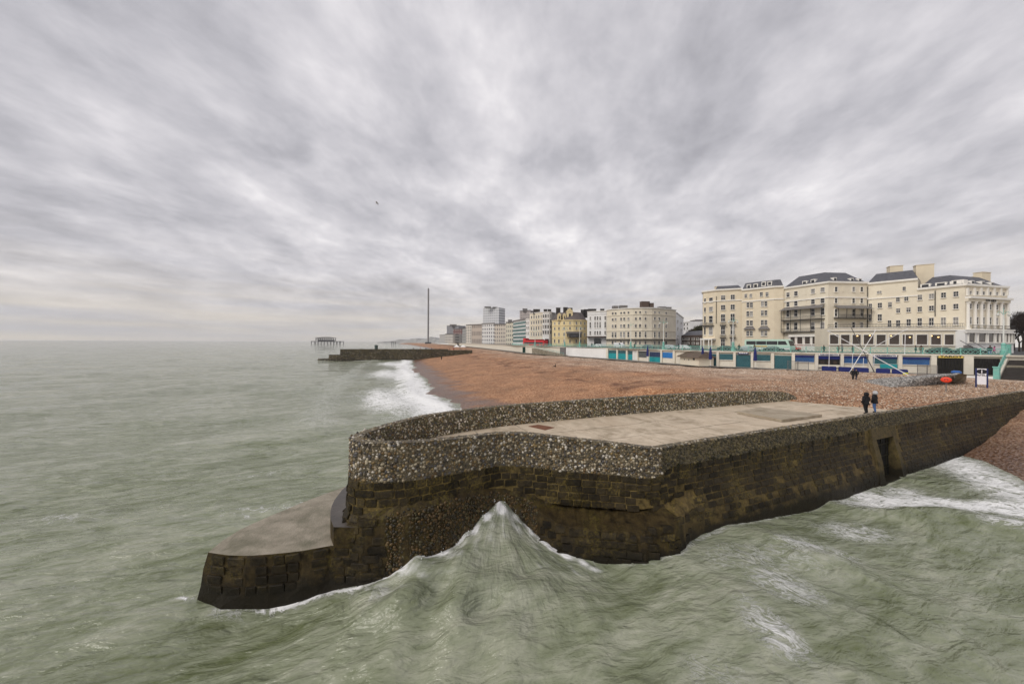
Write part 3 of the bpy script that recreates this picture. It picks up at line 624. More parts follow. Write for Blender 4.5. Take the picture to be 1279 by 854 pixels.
# weep holes: short dark stains of weed are left by iron spouts in the side wall
def spouts():
    r = random.Random(12)
    for s in np.arange(1.6, 21, 1.45):
        s += r.uniform(-.3, .3); u = u_at(*SP(s, 0)); x, y, nx, ny, pr = profile(u); z = pr[3][1]+r.uniform(-.1, .15)
        m = MB(); o = surf_off(pr, z)[0]; m.bar((x+nx*(o-.1), y+ny*(o-.1), z), (x+nx*(o+.10), y+ny*(o+.10), z-.02), .07, 8)
        for q in range(r.randint(3, 6)):      # hanging weed
            z1 = z-.10-q*.24; o1 = surf_off(pr, z1)[0]; wd = .20-.022*q+r.uniform(-.03, .03); sh = r.uniform(-.03, .03); tx, ty = -ny, nx
            m.lathe((x+nx*(o1-.06)+tx*sh, y+ny*(o1-.06)+ty*sh, z1-.16), ((wd*.35, 0), (wd*.62, .08), (wd*.66, .2), (wd*.4, .33)), 7)
        m.build('weed_stain', M_weed, groyne)
M_weed = wet_stone('black_weed', (.006, .006, .004), (.02, .018, .009), (.03, .03, .01), bump=1)
spouts()

# deck of cast slabs
def clip(poly, cell):
    out = poly
    for i in range(4):
        a, b = cell[i], cell[(i+1) % 4]; inp, out = out, []
        def side(p): return (b[0]-a[0])*(p[1]-a[1])-(b[1]-a[1])*(p[0]-a[0])
        for j in range(len(inp)):
            p, q = inp[j], inp[(j+1) % len(inp)]; sp_, sq = side(p), side(q)
            if sp_ >= 0: out.append(p)
            if (sp_ >= 0) != (sq >= 0): t = sp_/(sp_-sq); out.append((p[0]+(q[0]-p[0])*t, p[1]+(q[1]-p[1])*t))
        if len(out) < 3: return None
    return out
M_joint = mat('joint_dirt', (.05, .042, .03), .9, .3)
def build_deck():
    idx = [i for i in range(0, len(PATH), 2) if PU[i] > u_at(*SP(38, 0))]
    poly = [(PATH[i, 0]-PNRM[i, 0]*.41, PATH[i, 1]-PNRM[i, 1]*.41) for i in idx]
    m = MB(); m.prism(poly, DECK-.6, DECK-.03); m.build('deck_bed', M_joint, groyne)
    for a, s0 in enumerate(np.arange(-20, 40, 3.05)):
        for b, (n0, n1) in enumerate(((-1.5, 2.55), (2.55, 5.0), (5.0, 9))):
            s = s0+(.7 if b == 1 else 0); g = .03
            cell = [tuple(SP(s+g, n0+g)), tuple(SP(s+3.05-g, n0+g)), tuple(SP(s+3.05-g, n1-g)), tuple(SP(s+g, n1-g))]
            p = clip(poly, cell)
            if not p: continue
            A = abs(sum(p[i][0]*p[(i+1) % len(p)][1]-p[(i+1) % len(p)][0]*p[i][1] for i in range(len(p))))/2
            if A < .15: continue
            dz = random.uniform(-.008, .008); m = MB(); m.prism(p, DECK-.1, DECK+dz); m.build('slab', M_conc, groyne)
build_deck()
rs = [G(920.6, 513.5, 5.10), G(950, 508.5, 5.10), G(1026.6, 517.5, 5.10), G(976, 524, 5.10)]
m = MB(); m.prism([(p.x, p.y) for p in rs], DECK+.02, 5.10); m.build('raised_slab', mat('slab_concrete', (.30, .245, .175), .75, .15, .8, .4, 16, col2=(.42, .36, .275), stain=(.18, .145, .09), sscale=.7, amt=.6), groyne)
mh = [G(660, 532, DECK+.02), G(672, 530, DECK+.02), G(693, 533.5, DECK+.02), G(681, 536.8, DECK+.02)]
m = MB(); m.prism([(p.x, p.y) for p in mh], DECK-.05, DECK+.022); m.build('manhole_cover', M_rust, groyne)

# apron and step at the head
def build_apron():
    cx = sum(p.x for p in APRON)/len(APRON); cy = sum(p.y for p in APRON)/len(APRON)
    pts = []
    for i, p in enumerate(APRON):          # densify for an uneven edge
        q = APRON[(i+1) % len(APRON)]; n = max(1, int((q-p).length/.45))
        for t in range(n): pts.append(p.lerp(q, t/n))
    r = random.Random(3); n = len(pts); lv = []
    for k, (z, o) in enumerate(((APZ, 0), (APZ-.10, .03), (APZ-.65, .12), (.55, .22), (0, .32), (-2.6, .6))):
        row = []
        for i, p in enumerate(pts):
            t = (pts[(i+1) % n]-pts[i-1]); nn = Vector((t.y, -t.x, 0)).normalized(); nn = -nn if nn.dot(Vector((p.x-cx, p.y-cy, 0))) < 0 else nn
            j = r.gauss(0, .03 if k > 1 else .008); row.append((p.x+nn.x*(o+j), p.y+nn.y*(o+j), z+(r.gauss(0, .03) if k > 1 else 0)))
        lv.append(row)
    m = MB(); top = [tuple(p) for p in lv[0]]; m.mi = 1; m.add(top, [tuple(range(n-1, -1, -1))]); m.mi = 0
    for a, b in zip(lv, lv[1:]): m.slab(a, b, top=False)
    o = m.build('apron', [M_core_dark, M_apron], groyne)
    bm = bmesh.new(); bm.from_mesh(o.data); bmesh.ops.remove_doubles(bm, verts=bm.verts[:], dist=.0005); bmesh.ops.recalc_face_normals(bm, faces=bm.faces[:]); bm.to_mesh(o.data); bm.free()
    st = [G(416.7, 657.8, STZ), G(412.9, 648, STZ), G(412.7, 639.7, STZ), G(414.5, 631, STZ), G(418, 623.8, STZ), G(427, 611.8, STZ), G(436, 604, STZ), Vector((-6.6, 17.5, STZ)), Vector((-6.2, 15.6, STZ)), Vector((-6.2, 14.5, STZ))]
    m = MB(); low = [(p.x, p.y, APZ-.2) for p in st]; m.slab(low, [(p.x, p.y, p.z) for p in st], top=False); m.mi = 1; m.add([tuple(p) for p in st], [tuple(range(len(st)))])
    o = m.build('step', [M_core_dark, M_step], groyne)
    bm = bmesh.new(); bm.from_mesh(o.data); bmesh.ops.remove_doubles(bm, verts=bm.verts[:], dist=.0005); bmesh.ops.recalc_face_normals(bm, faces=bm.faces[:]); bm.to_mesh(o.data); bm.free()
    # coursed blocks on the near face of the apron
    r = random.Random(8); e = [Vector((-5.2, 14.5, APZ))]+ap_near+[ap_left[0]]
    for k in range(4):
        z = APZ-.22-k*.36
        for a, b in zip(e, e[1:]):
            L_ = (b-a).length; d = (b-a).normalized(); nn = Vector((d.y, -d.x, 0)); nn = -nn if nn.y > 0 else nn; q = r.random()*.2
            while q+.3 < L_:
                w = r.uniform(.4, .75); c = a+d*(q+w/2); o = .05+(APZ-z)*.14; q += w
                if q > L_+.1: continue
                tx = Matrix.Translation((c.x+nn.x*(o-.085), c.y+nn.y*(o-.085), z)) @ Matrix.Rotation(math.atan2(d.y, d.x), 4, 'Z') @ Matrix.Diagonal((w-.04, .22, .315, 1))
                put('block', BLOCKS[r.randrange(6)], None, groyne, tx)
build_apron()

# the outfall in the side wall
def build_outfall():
    sc = 24.0; c = SP(sc, 0); ang = math.atan2(SD[1], SD[0]); m = MB(); nrm = -SN
    def at(s, o, z): p = SP(sc+s, 0)+nrm*o; return (p[0], p[1], z)
    # flared concrete surround: jambs lean outwards with the wall
    for sg in (-1, 1):
        low = [at(sg*1.55, -.9, -1.2), at(sg*2.15, -.9, -1.2), at(sg*2.15, .98, -1.2), at(sg*1.55, 1.02, -1.2)]
        mid = [at(sg*1.35, -.9, 1.4), at(sg*1.95, -.9, 1.4), at(sg*1.95, .62, 1.4), at(sg*1.35, .66, 1.4)]
        hi = [at(sg*1.35, -.9, 3.1), at(sg*1.95, -.9, 3.1), at(sg*1.95, .25, 3.1), at(sg*1.35, .28, 3.1)]
        for a, b in ((low, mid), (mid, hi)): m.slab(a, b)
    m.slab([at(-1.95, -.9, 3.1), at(1.95, -.9, 3.1), at(1.95, .30, 3.1), at(-1.95, .30, 3.1)], [at(-1.95, -.9, 3.9), at(1.95, -.9, 3.9), at(1.95, .16, 3.9), at(-1.95, .16, 3.9)])
    m.slab([at(-1.6, -.9, -1.2), at(1.6, -.9, -1.2), at(1.6, .9, -1.2), at(-1.6, .9, -1.2)], [at(-1.6, -.9, -.1), at(1.6, -.9, -.1), at(1.6, .8, -.1), at(-1.6, .8, -.1)])
    o = m.build('outfall_frame', M_frame, groyne)
    bm = bmesh.new(); bm.from_mesh(o.data); bmesh.ops.recalc_face_normals(bm, faces=bm.faces[:]); bm.to_mesh(o.data); bm.free()
    m = MB()
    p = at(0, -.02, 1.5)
    m.box((p[0], p[1], 1.45), (3.3, .06, 4.2), ang); q = m.build('outfall_shade_panel', M_black, groyne)  # black panel: the dark inside of the outfall is put into its colour
    m = MB()
    for z in (.6, 1.55, 2.5): p = at(0, .05, z); m.box((p[0], p[1], z), (2.7, .05, .10), ang)
    for s in (-.9, 0, .9): p = at(s, .05, 1.4); m.box((p[0], p[1], 1.45), (.07, .05, 3.2), ang)
    m.build('gate_bars', M_weed, groyne)
build_outfall()
# ------------------------------------------------------------------ town: shared bits
ROAD = 8.6
M_cream = mat('cream_stucco', (.72, .63, .475), .8, .06, .25, .15, 20, stain=(.55, .45, .32), sscale=.25, amt=.35)
M_cream2 = mat('pale_cream_stucco', (.73, .665, .535), .8, .06, .25, .15, 20, stain=(.60, .52, .41), sscale=.2, amt=.4)
M_trim = mat('white_trim', (.80, .77, .71), .7, .05, .5)
M_white = mat('white_stucco', (.79, .78, .76), .75, .05, .2, stain=(.62, .61, .59), sscale=.15, amt=.4)
M_yellow = mat('yellow_stucco', (.76, .63, .36), .8, .06, .2, stain=(.62, .52, .32), sscale=.2, amt=.4)
M_slate = mat('slate_roof', (.065, .067, .078), .6, .35, 1.6, .5, 9, col2=(.12, .12, .135))
M_glass = mat('window_glass', (.035, .036, .040), .12, .5, .35, spec=.5)
M_glass_b = mat('brown_window_glass', (.055, .040, .032), .15, .5, .5, spec=.5)
M_iron = mat('black_ironwork', (.035, .033, .033), .5, .2)
M_lead = mat('grey_canopy', (.17, .16, .155), .6, .2, 2)
M_turq = mat('turquoise_paint', (.17, .44, .37), .5, .18, 1.2, stain=(.35, .48, .42), sscale=1.5, amt=.5)
M_teal = mat('dark_teal_shutter', (.035, .115, .135), .5, .15, .8)
M_teal2 = mat('bright_teal_board', (.02, .30, .33), .5, .12, .8)
M_blue = mat('blue_shutter', (.035, .105, .26), .5, .2, .8)
M_blue2 = mat('bright_blue_board', (.03, .18, .48), .5, .12, .8)
M_navy = mat('navy_canvas', (.012, .020, .13), .65, .25, 2)
M_prom = mat('promenade_asphalt', (.23, .21, .185), .85, .15, .5, .3, 12)
M_road = mat('asphalt', (.06, .06, .062), .85, .2, .4, .3, 12)
M_wall = mat('arcade_paint', (.72, .67, .57), .75, .08, .5, stain=(.55, .48, .38), sscale=.5, amt=.5)
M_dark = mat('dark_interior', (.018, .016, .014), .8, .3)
M_signy = mat('yellow_sign_paint', (.68, .50, .12), .6, .1)
M_blackp = mat('black_paint', (.015, .015, .017), .5, .2)
M_red = mat('red_paint', (.55, .025, .03), .4, .1)
M_brickd = mat('dark_brick', (.085, .06, .05), .85, .25, 2)

def unit_window(bars):
    m = MB(); b = .055
    for x, w in ((-.5+b/2, b), (.5-b/2, b)): m.box((x, -.03, 0), (w, .22, 1))
    for z, h in ((.5-.03, .06), (-.5+.03, .06)): m.box((0, -.03, z), (1-2*b, .22, h))
    m.box((0, -.10, -.535), (1.10, .30, .04))
    if bars & 1: m.box((0, .0, 0), (1-2*b, .1, .035))
    if bars & 2: m.box((0, .0, 0), (.05, .09, .9))
    return m.mesh('window')
WIN = {k: unit_window(k) for k in (0, 1, 2, 3)}
for w in WIN.values(): w.materials.append(M_trim)
pm = MB(); pm.box((0, .03, 0), (.90, .04, .93)); PANE = pm.mesh('pane'); PANE.materials.append(M_glass)
pm = MB(); pm.box((0, .03, 0), (.90, .04, .93)); PANEB = pm.mesh('pane'); PANEB.materials.append(M_glass_b)
M_net = mat('net_curtain', (.26, .25, .24), .5, .3, .8)
pm = MB(); pm.box((0, .03, 0), (.90, .04, .93)); PANEC = pm.mesh('pane'); PANEC.materials.append(M_net)
pm = MB(); pm.box((0, .03, -.2), (.90, .04, .53)); pm.mi = 1; pm.box((0, .032, .265), (.90, .04, .40)); PANED = pm.mesh('pane'); PANED.materials.append(M_glass); PANED.materials.append(M_net)
WR = random.Random(31)
def normal(p0, p1):
    d = Vector((p1[0]-p0[0], p1[1]-p0[1], 0)).normalized(); return d, Vector((d.y, -d.x, 0))
def hit(p0, p1, px):                   # where a sight line crosses the facade p0-p1
    k = (px-639.5)/F; dx, dy = p1[0]-p0[0], p1[1]-p0[1]; t = (k*p0[1]-p0[0])/(dx-k*dy); return Vector((p0[0]+dx*t, p0[1]+dy*t, 0))
def window_at(root, p, d, n, z, w, h, bars=1, pane=True, glass=None):
    mw = Matrix(((d.x*w, -n.x, 0, p.x+n.x*.06), (d.y*w, -n.y, 0, p.y+n.y*.06), (0, 0, h, z), (0, 0, 0, 1)))
    o = put('window', WIN[bars], None, root, mw)
    q = bpy.data.objects.new('pane', glass or WR.choice((PANE, PANE, PANE, PANEC, PANED))); C.objects.link(q); q.parent = o
    return o
def win_px(root, p0, p1, px, py, wpx, hpx, bars=1, glass=None):
    d, n = normal(p0, p1); c = hit(p0, p1, px); a, b = hit(p0, p1, px-wpx/2), hit(p0, p1, px+wpx/2)
    window_at(root, c, d, n, Z(px, py, c.y), (b-a).length, hpx*c.y/F, bars, glass=glass)
def offset(pts, o):                    # shift a left-to-right front line away from the viewer
    out = []
    for i, p in enumerate(pts):
        ns = []
        if i > 0: ns.append(normal(pts[i-1], p)[1])
        if i < len(pts)-1: ns.append(normal(p, pts[i+1])[1])
        a = sum(ns, Vector())/len(ns); a = a/max(.35, a.length_squared**.5)/max(.5, a.length)
        out.append((p[0]-a.x*o, p[1]-a.y*o))
    return out
def strip(m, pts, o0, o1, z0, z1):      # band running along a front line (string course, cornice, fascia)
    a, b = offset(pts, o0), offset(pts, o1); n = len(pts); q = a+b[::-1]
    m.prism(q, z0, z1, True, True)
def fp(*pairs): return [(V(p, d).x, d) for p, d in pairs]
def body(root, front, depth, z0, z1, m, name='wall'):
    b = MB(); back = offset(front, depth); b.prism(list(front)+back[::-1], z0, z1); return b.build(name, m, root)
def mansard(root, front, inset, rise, depth, z, m=None):
    b = MB(); lo = offset(front, .35); hi = offset(front, inset); lb = offset(front, depth-.3); hb = offset(front, depth-inset*.6)
    lo = [Vector((*p, z)) for p in lo]; hi = [Vector((*p, z+rise)) for p in hi]; lb = [Vector((*p, z)) for p in lb]; hb = [Vector((*p, z+rise)) for p in hb]
    k = inset*.28; dl = (Vector((*front[1], 0))-Vector((*front[0], 0))).normalized()*k; dr = (Vector((*front[-1], 0))-Vector((*front[-2], 0))).normalized()*k
    hi[0] += dl; hb[0] += dl; hi[-1] -= dr; hb[-1] -= dr
    n = len(lo); ring = lo+lb[::-1]; ringh = hi+hb[::-1]; N_ = 2*n
    b.add([tuple(p) for p in ring+ringh], [(i, (i+1) % N_, N_+(i+1) % N_, N_+i) for i in range(N_)]+[tuple(range(N_, 2*N_))])
    return b.build('roof', m or M_slate, root)
def boxes(root, name, items, m):        # one part per box: (x, y, z0, sx, sy, h, rot)
    for x, y, z0, sx, sy, h, r in items:
        b = MB(); b.box((x, y, z0+h/2), (sx, sy, h), r); b.box((x, y, z0+h+.06), (sx+.25, sy+.25, .12), r); b.build(name, m, root)

# ------------------------------------------------------------------ setting: promenade, road
def inland(o): return [(p[0]+o*.80, p[1]+o*.45) for p in ARCP]
a_ = [tuple(p) for p in ARCP]
m = MB(); f_ = [(p[0]-4.2*.8, p[1]-4.2*.45) for p in ARCP]
for i in range(len(a_)-1): m.add([(*f_[i], 4.89), (*f_[i+1], 4.89), (a_[i+1][0]+.8, a_[i+1][1]+.4, 4.89), (a_[i][0]+.8, a_[i][1]+.4, 4.89)], [(3, 2, 1, 0)])
kind(m.build('promenade', M_prom), 'structure')
m = MB(); b_ = inland(5.5)
for i in range(len(a_)-1): m.add([(*a_[i], ROAD), (*a_[i+1], ROAD), (*b_[i+1], ROAD), (*b_[i], ROAD), (*b_[i+1], ROAD-.12), (*b_[i], ROAD-.12)], [(3, 2, 1, 0), (5, 4, 2, 3)])
kind(m.build('pavement', M_prom), 'structure')
m = MB(); c_ = [(p[0]+420, p[1]+60) for p in ARCP]
for i in range(len(a_)-1): m.add([(*b_[i], ROAD-.12), (*b_[i+1], ROAD-.12), (*c_[i+1], ROAD-.12), (*c_[i], ROAD-.12)], [(3, 2, 1, 0)])
kind(m.build('road', M_road), 'structure')

# ------------------------------------------------------------------ seafront arcade under the road
def arc_pt(px, o=0.0, dpx=1.5):
    d = arc_depth(px); p = V(px, d); a, b = V(px-dpx, arc_depth(px-dpx)), V(px+dpx, arc_depth(px+dpx)); t = (b-a).normalized(); n = Vector((t.y, -t.x, 0))
    return p+n*o, t, n
arcade = thing('seafront_arcade', 'cream painted row of beach arches with blue and teal shutters under the promenade railing', 'arcade', tuple(arc_pt(1000)[0]))
edges = [1330, 1290, 1250, 1216, 1204, 1170, 1163, 1127, 1122, 1090, 1085, 1054, 1050, 1022, 1018, 993, 989, 967, 963, 941, 938, 919, 916, 898, 895, 879, 860, 843, 840.5, 827, 825, 810.5, 808, 797, 795.6, 784, 782, 771.7, 770, 759.6, 735, 707, 699, 680, 660, 645, 630, 600, 575, 560]
front = [(arc_pt(e)[0].x, arc_pt(e)[0].y) for e in edges[::-1]]
m = MB(); back = offset(front, .35); back2 = offset(front, 1.6)
m.prism(back+back2[::-1], 4.6, ROAD+.02); m.build('wall', M_wall, arcade)
m = MB(); strip(m, front, -.12, .5, ROAD-.22, ROAD+.06); m.build('coping', M_wall, arcade)
def quadbox(px0, px1, o0, o1, z0, z1, name, mt, parent, mtop=None):
    a, t, n = arc_pt((px0+px1)/2); p0, p1 = arc_pt(px0)[0], arc_pt(px1)[0]; d, n = normal(p0, p1)
    m = MB(); m.prism([(p0.x+n.x*o1, p0.y+n.y*o1), (p1.x+n.x*o1, p1.y+n.y*o1), (p1.x+n.x*o0, p1.y+n.y*o0), (p0.x+n.x*o0, p0.y+n.y*o0)], z0, z1, True, True)
    return m.build(name, mt, parent)
for a, b in ((1204, 1216), (1163, 1170), (1122, 1127), (1085, 1090), (1050, 1054), (1018, 1022), (989, 993), (963, 967), (938, 941), (916, 919), (895, 898), (875, 879), (840.5, 843), (825, 827), (808, 810.5), (795.6, 797), (782, 784), (770, 771.7), (757, 759.6)):
    quadbox(a, b, -.34, .08, 4.7, ROAD-.23, 'pier', M_wall, arcade)
def slats(px0, px1, z0, z1, mt, parent, name='shutter', o=-.30, pitch=.26):
    p0, p1 = arc_pt(px0)[0], arc_pt(px1)[0]; d, n = normal(p0, p1); m = MB(); w = (p1-p0).length; c = (p0+p1)/2
    k = max(1, int((z1-z0)/pitch)); h = (z1-z0)/k
    for i in range(k): m.box((c.x+n.x*(o+.02*(i % 2)), c.y+n.y*(o+.02*(i % 2)), z0+h*(i+.5)), (w, .09, h-.012), math.atan2(d.y, d.x))
    return m.build(name, mt, parent)
TOPZ = ROAD-.75
for a, b, kd in ((1170, 1204, 'open'), (1216, 1250, 'open'), (1127, 1163, 'half_blue'), (1090, 1122, 'half_teal'), (1054, 1085, 'half_blue'), (1022, 1050, 'shop'), (993, 1018, 'half_blue'),
                 (967, 989, 'full'), (941, 963, 'half'), (919, 938, 'full'), (898, 916, 'half'), (879, 895, 'full'), (827, 840.5, 'bb'), (810.5, 825, 'navyteal'), (797, 808, 'grey'), (784, 795.6, 'tealwhite'), (771.7, 782, 'teal'), (759.6, 770, 'teal')):
    if kd == 'open':
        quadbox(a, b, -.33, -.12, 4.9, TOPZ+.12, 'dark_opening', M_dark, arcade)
        for k in range(1, 9): q = a+(b-a)*k/9; quadbox(q-.15, q+.15, -.13, -.06, 4.9, TOPZ+.1, 'slat', M_blackp, arcade)
    elif kd.startswith('half'):
        mt = {'half_blue': M_blue, 'half_teal': M_teal, 'half': M_teal}[kd]
        slats(a+.6, b-.6, 6.55, TOPZ+.1, mt, arcade)
        if kd != 'half':
            slats(a+.6, b-.6, TOPZ-.25, TOPZ+.15, M_navy, arcade, 'awning_box', -.18, .4)
            if kd == 'half_teal': quadbox(a+10, b-.6, -.2, -.1, 5.7, 6.5, 'teal_board', M_teal2, arcade)
        quadbox(a+.4, b-.4, -.3, -.12, 6.42, 6.52, 'counter', M_trim, arcade)
    elif kd == 'full': slats(a+.4, b-.4, 4.92, TOPZ, M_teal, arcade)
    elif kd == 'shop':
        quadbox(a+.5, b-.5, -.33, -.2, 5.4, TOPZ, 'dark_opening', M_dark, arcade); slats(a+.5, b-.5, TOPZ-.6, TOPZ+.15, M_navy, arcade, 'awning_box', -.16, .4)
        quadbox(a+.5, b-.5, -.2, -.08, 5.5, 6.1, 'counter', M_wall, arcade)
        for k in range(3): quadbox(a+3+k*8, a+8+k*8, -.19, -.12, 6.3, 6.9, 'display', M_glass_b, arcade)
    elif kd == 'bb': slats(a, b-.3, 6.3, TOPZ, M_blue2, arcade)
    elif kd == 'grey': slats(a, b-.3, 6.0, TOPZ+.1, mat('grey_shutter', (.10, .11, .11), .6, .2), arcade); quadbox(a-.3, b, -.3, .2, TOPZ+.12, TOPZ+.3, 'awning_box', M_trim, arcade)
    elif kd == 'navyteal': slats(a, b, 6.4, TOPZ, mat('navy_shutter', (.03, .05, .11), .5, .2), arcade); slats(a, b, 4.92, 6.35, M_teal2, arcade, 'teal_board')
    elif kd == 'tealwhite':
        slats(a, a+5, 4.92, 6.7, M_teal2, arcade, 'teal_board'); slats(a, a+5, 6.7, TOPZ, M_teal, arcade)
        for q in (a+5.6, a+8.8): slats(q, q+2.4, 4.92, TOPZ+.2, M_white, arcade, 'white_door')
    else: slats(a, b, 4.92, 6.8, M_teal2, arcade, 'teal_board'); slats(a, b, 6.8, TOPZ, M_teal, arcade)
def text_on(body_, size, p, d, n, z, mt, parent, name='lettering', width=None, up=None):
    cu = bpy.data.curves.new(name, 'FONT'); cu.body = body_; cu.size = size; cu.align_x = 'CENTER'; cu.align_y = 'CENTER'; cu.extrude = .012; cu.offset = .012
    sx = 1.0
    if width:
        o = bpy.data.objects.new('t', cu); C.objects.link(o); bpy.context.view_layer.update(); sx = width/max(.01, o.dimensions.x); bpy.data.objects.remove(o)
    u = Vector((0, 0, 1)) if up is None else up
    mw = Matrix(((d.x*sx, u.x, n.x, p.x), (d.y*sx, u.y, n.y, p.y), (d.z*sx, u.z, n.z, z), (0, 0, 0, 1)))
    o = bpy.data.objects.new('t', cu); C.objects.link(o); bpy.context.view_layer.update()
    me = bpy.data.meshes.new_from_object(o.evaluated_get(bpy.context.evaluated_depsgraph_get())); bpy.data.objects.remove(o); me.materials.clear()
    return put(name, me, mt, parent, mw)
def arc_sign(px0, px1, z0, z1, txt, mb, mtx, o=.10, size=None):
    s = quadbox(px0, px1, o-.08, o, z0, z1, 'sign_board', mb, arcade); p0, p1 = arc_pt(px0)[0], arc_pt(px1)[0]; d, n = normal(p0, p1); c = (p0+p1)/2+n*(o+.02)
    text_on(txt, size or (z1-z0)*.95, c, d, n, (z0+z1)/2, mtx, s, width=(p1-p0).length*.9)
M_signw = mat('white_sign_paint', (.80, .79, .82), .6, .05); M_signb = mat('navy_sign_paint', (.02, .025, .10), .6, .1)
arc_sign(1172, 1203, TOPZ+.12, ROAD-.08, 'TAROT', M_signy, M_blackp)
arc_sign(1022.5, 1047.5, TOPZ+.18, ROAD-.18, 'AMUSEMENTS', M_signw, M_signb)
arc_sign(1091, 1120, TOPZ+.18, ROAD-.2, 'AMUSEMENTS', M_signw, M_signb)
sb_ = quadbox(921.5, 935, .02, .10, TOPZ+.1, ROAD-.05, 'sign_board', M_signb, arcade)
for a_s, b_s in ((923, 925.2), (925.7, 928.6), (929.1, 931), (931.5, 933.6)): quadbox(a_s, b_s, .10, .115, TOPZ+.3, TOPZ+.48, 'lettering', M_signw, sb_)
quadbox(707, 757, -.1, .02, 4.8, ROAD-.3, 'white_wall_panel', M_white, arcade)
quadbox(699.5, 706.5, -.1, .04, 4.8, ROAD-.3, 'grey_doorway', M_lead, arcade)
# railing: a thing that stands on the arcade
railing = thing('promenade_railing', 'turquoise ironwork railing with lattice panels along the edge of the upper promenade', 'railing', tuple(arc_pt(1000)[0]+Vector((0, 0, ROAD))))
def rail_panel(p0, p1, z0, z1, parent, lattice=True):
    d, n = normal(p0, p1); w = (p1-p0).length; ang = math.atan2(d.y, d.x); c = (p0+p1)/2; dz = z1-z0
    m = MB(); m.mi = 0
    m.bar((p0.x, p0.y, z0+1.12), (p1.x, p1.y, z1+1.12), .055, 5); m.bar((p0.x, p0.y, z0+.18), (p1.x, p1.y, z1+.18), .04, 5); m.bar((p0.x, p0.y, z0+.86), (p1.x, p1.y, z1+.86), .03, 5)
    if lattice:
        k = max(2, int(w/.55))
        for i in range(k):
            a, b = p0.lerp(p1, i/k), p0.lerp(p1, (i+1)/k); za, zb = z0+dz*i/k, z0+dz*(i+1)/k
            m.bar((a.x, a.y, za+.18), (b.x, b.y, zb+.86), .028, 4); m.bar((a.x, a.y, za+.86), (b.x, b.y, zb+.18), .028, 4)
    m.build('lattice_panel' if lattice else 'rail', M_turq, parent)
    m = MB(); m.lathe((p0.x, p0.y, z0), ((.10, 0), (.10, .12), (.06, .18), (.06, 1.1), (.09, 1.14), (.09, 1.22), (.03, 1.32)), 6); m.build('post', M_turq, parent)
q = 1252.0
rp = [arc_pt(q, -.25)[0]]
while q > 640:
    d0 = arc_depth(q); step = 2.6 if d0 < 110 else 5.0
    px = q
    while (arc_pt(px, -.25)[0]-rp[-1]).length < step: px -= .2
    q = px; rp.append(arc_pt(q, -.25)[0])
for a, b in zip(rp, rp[1:]): rail_panel(b, a, ROAD+.06, ROAD+.06, railing)

# ------------------------------------------------------------------ the big cream hotel
HP = {1258: 89, 1205: 85, 1146: 92.6, 1083: 100.3, 1034: 99.5, 978: 111.4, 967: 112.4, 927: 119.9, 893: 123.6, 878: 127.5}
def hpt(px): v = V(px, HP[px]); return (v.x, v.y)
hotel = thing('cream_hotel', 'large cream stucco seafront hotel of joined wings with slate roofs and white columned end', 'hotel', (V(1083, 98).x, 98, ROAD))
ZB = ROAD-.15
T1 = Z(926, 360.2, 119.9); T2 = Z(967, 358, 112.4); T3 = Z(1034, 352, 99.5); T4 = Z(1083, 354, 100.3); T5 = Z(1205, 355, 85)
def moved(p, dx, dy): return (p[0]+dx, p[1]+dy)
S1 = [moved(hpt(878), 1.5, 3), hpt(878), hpt(893), hpt(927)]; S2 = [hpt(927), hpt(967), hpt(978)]; S3 = [hpt(978), hpt(1034), hpt(1083)]; S4 = [hpt(1083), hpt(1146)]; S5 = [hpt(1146), hpt(1205)]; S6 = [hpt(1205), hpt(1258)]
def shrink(s, e=.006): return s
body(hotel, S1, 13, ZB, T1, M_cream); S2f = offset(S2, -.5); body(hotel, S2f, 13, ZB, T2, M_cream); body(hotel, S3, 13.4, ZB, T3, M_cream2); body(hotel, S4, 13.8, ZB, T4, M_cream2)
S56 = [hpt(1146), hpt(1205), hpt(1258)]; body(hotel, S56, 14.6, ZB, T5, M_cream2)
for s, t, rows, mt in ((S1, T1, (0, -Z(0, 0, 0)*0-3.9), M_cream), (S2f, T2, (0, -4.0), M_cream), (S3, T3, (0, -4.3), M_cream2), (S4, T4, (0, -4.4), M_cream2), (S56, T5, (0,), M_cream2)):
    for k, dz in enumerate(rows):
        m = MB(); strip(m, s, -.42 if k == 0 else -.22, .3, t+dz-.32, t+dz+(.16 if k == 0 else .0)); m.build('cornice', M_trim, hotel)
        m = MB(); strip(m, s, -.20, .3, t+dz-.60, t+dz-.32) if k == 0 else None
        if k == 0: m.build('frieze', mt, hotel)
# windows, wing by wing
for px, w in ((888, 5.0),):
    for y, h in ((374.5, 6), (386, 6.2), (398.5, 9), (413, 11)): win_px(hotel, S1[1], S1[2], px, y, w, h)
for px in (880.6,):
    for y, h in ((375.5, 6), (387, 6.2), (399, 9), (413, 11)): win_px(hotel, S1[1], S1[2], px, y, 2.2, h, 0)
for k, px in enumerate((902.8, 914.8)):
    for y, h in ((371.7-k*.7, 6.3), (384-k*.6, 6.6), (397-k*.6, 10), (412.3, 11.5), (427.6, 10)): win_px(hotel, S1[2], S1[3], px, y, 5.6, h, 3)
for px in (931.4, 937.7): win_px(hotel, S2f[0], S2f[1], px, 369.3, 3.4, 5, 3)
for px in (950.8, 957.9): win_px(hotel, S2f[0], S2f[1], px, 367.4, 3.8, 5.6, 3)
for px, ys in ((936.3, (380.8, 391.8, 403.3, 416.4)), (954.4, (379.3, 390.6, 402.8, 416))):
    for y in ys:
        for s in (-1, 1): win_px(hotel, S2f[0], S2f[1], px+s*2.2, y, 3.6, 7.0, 3)
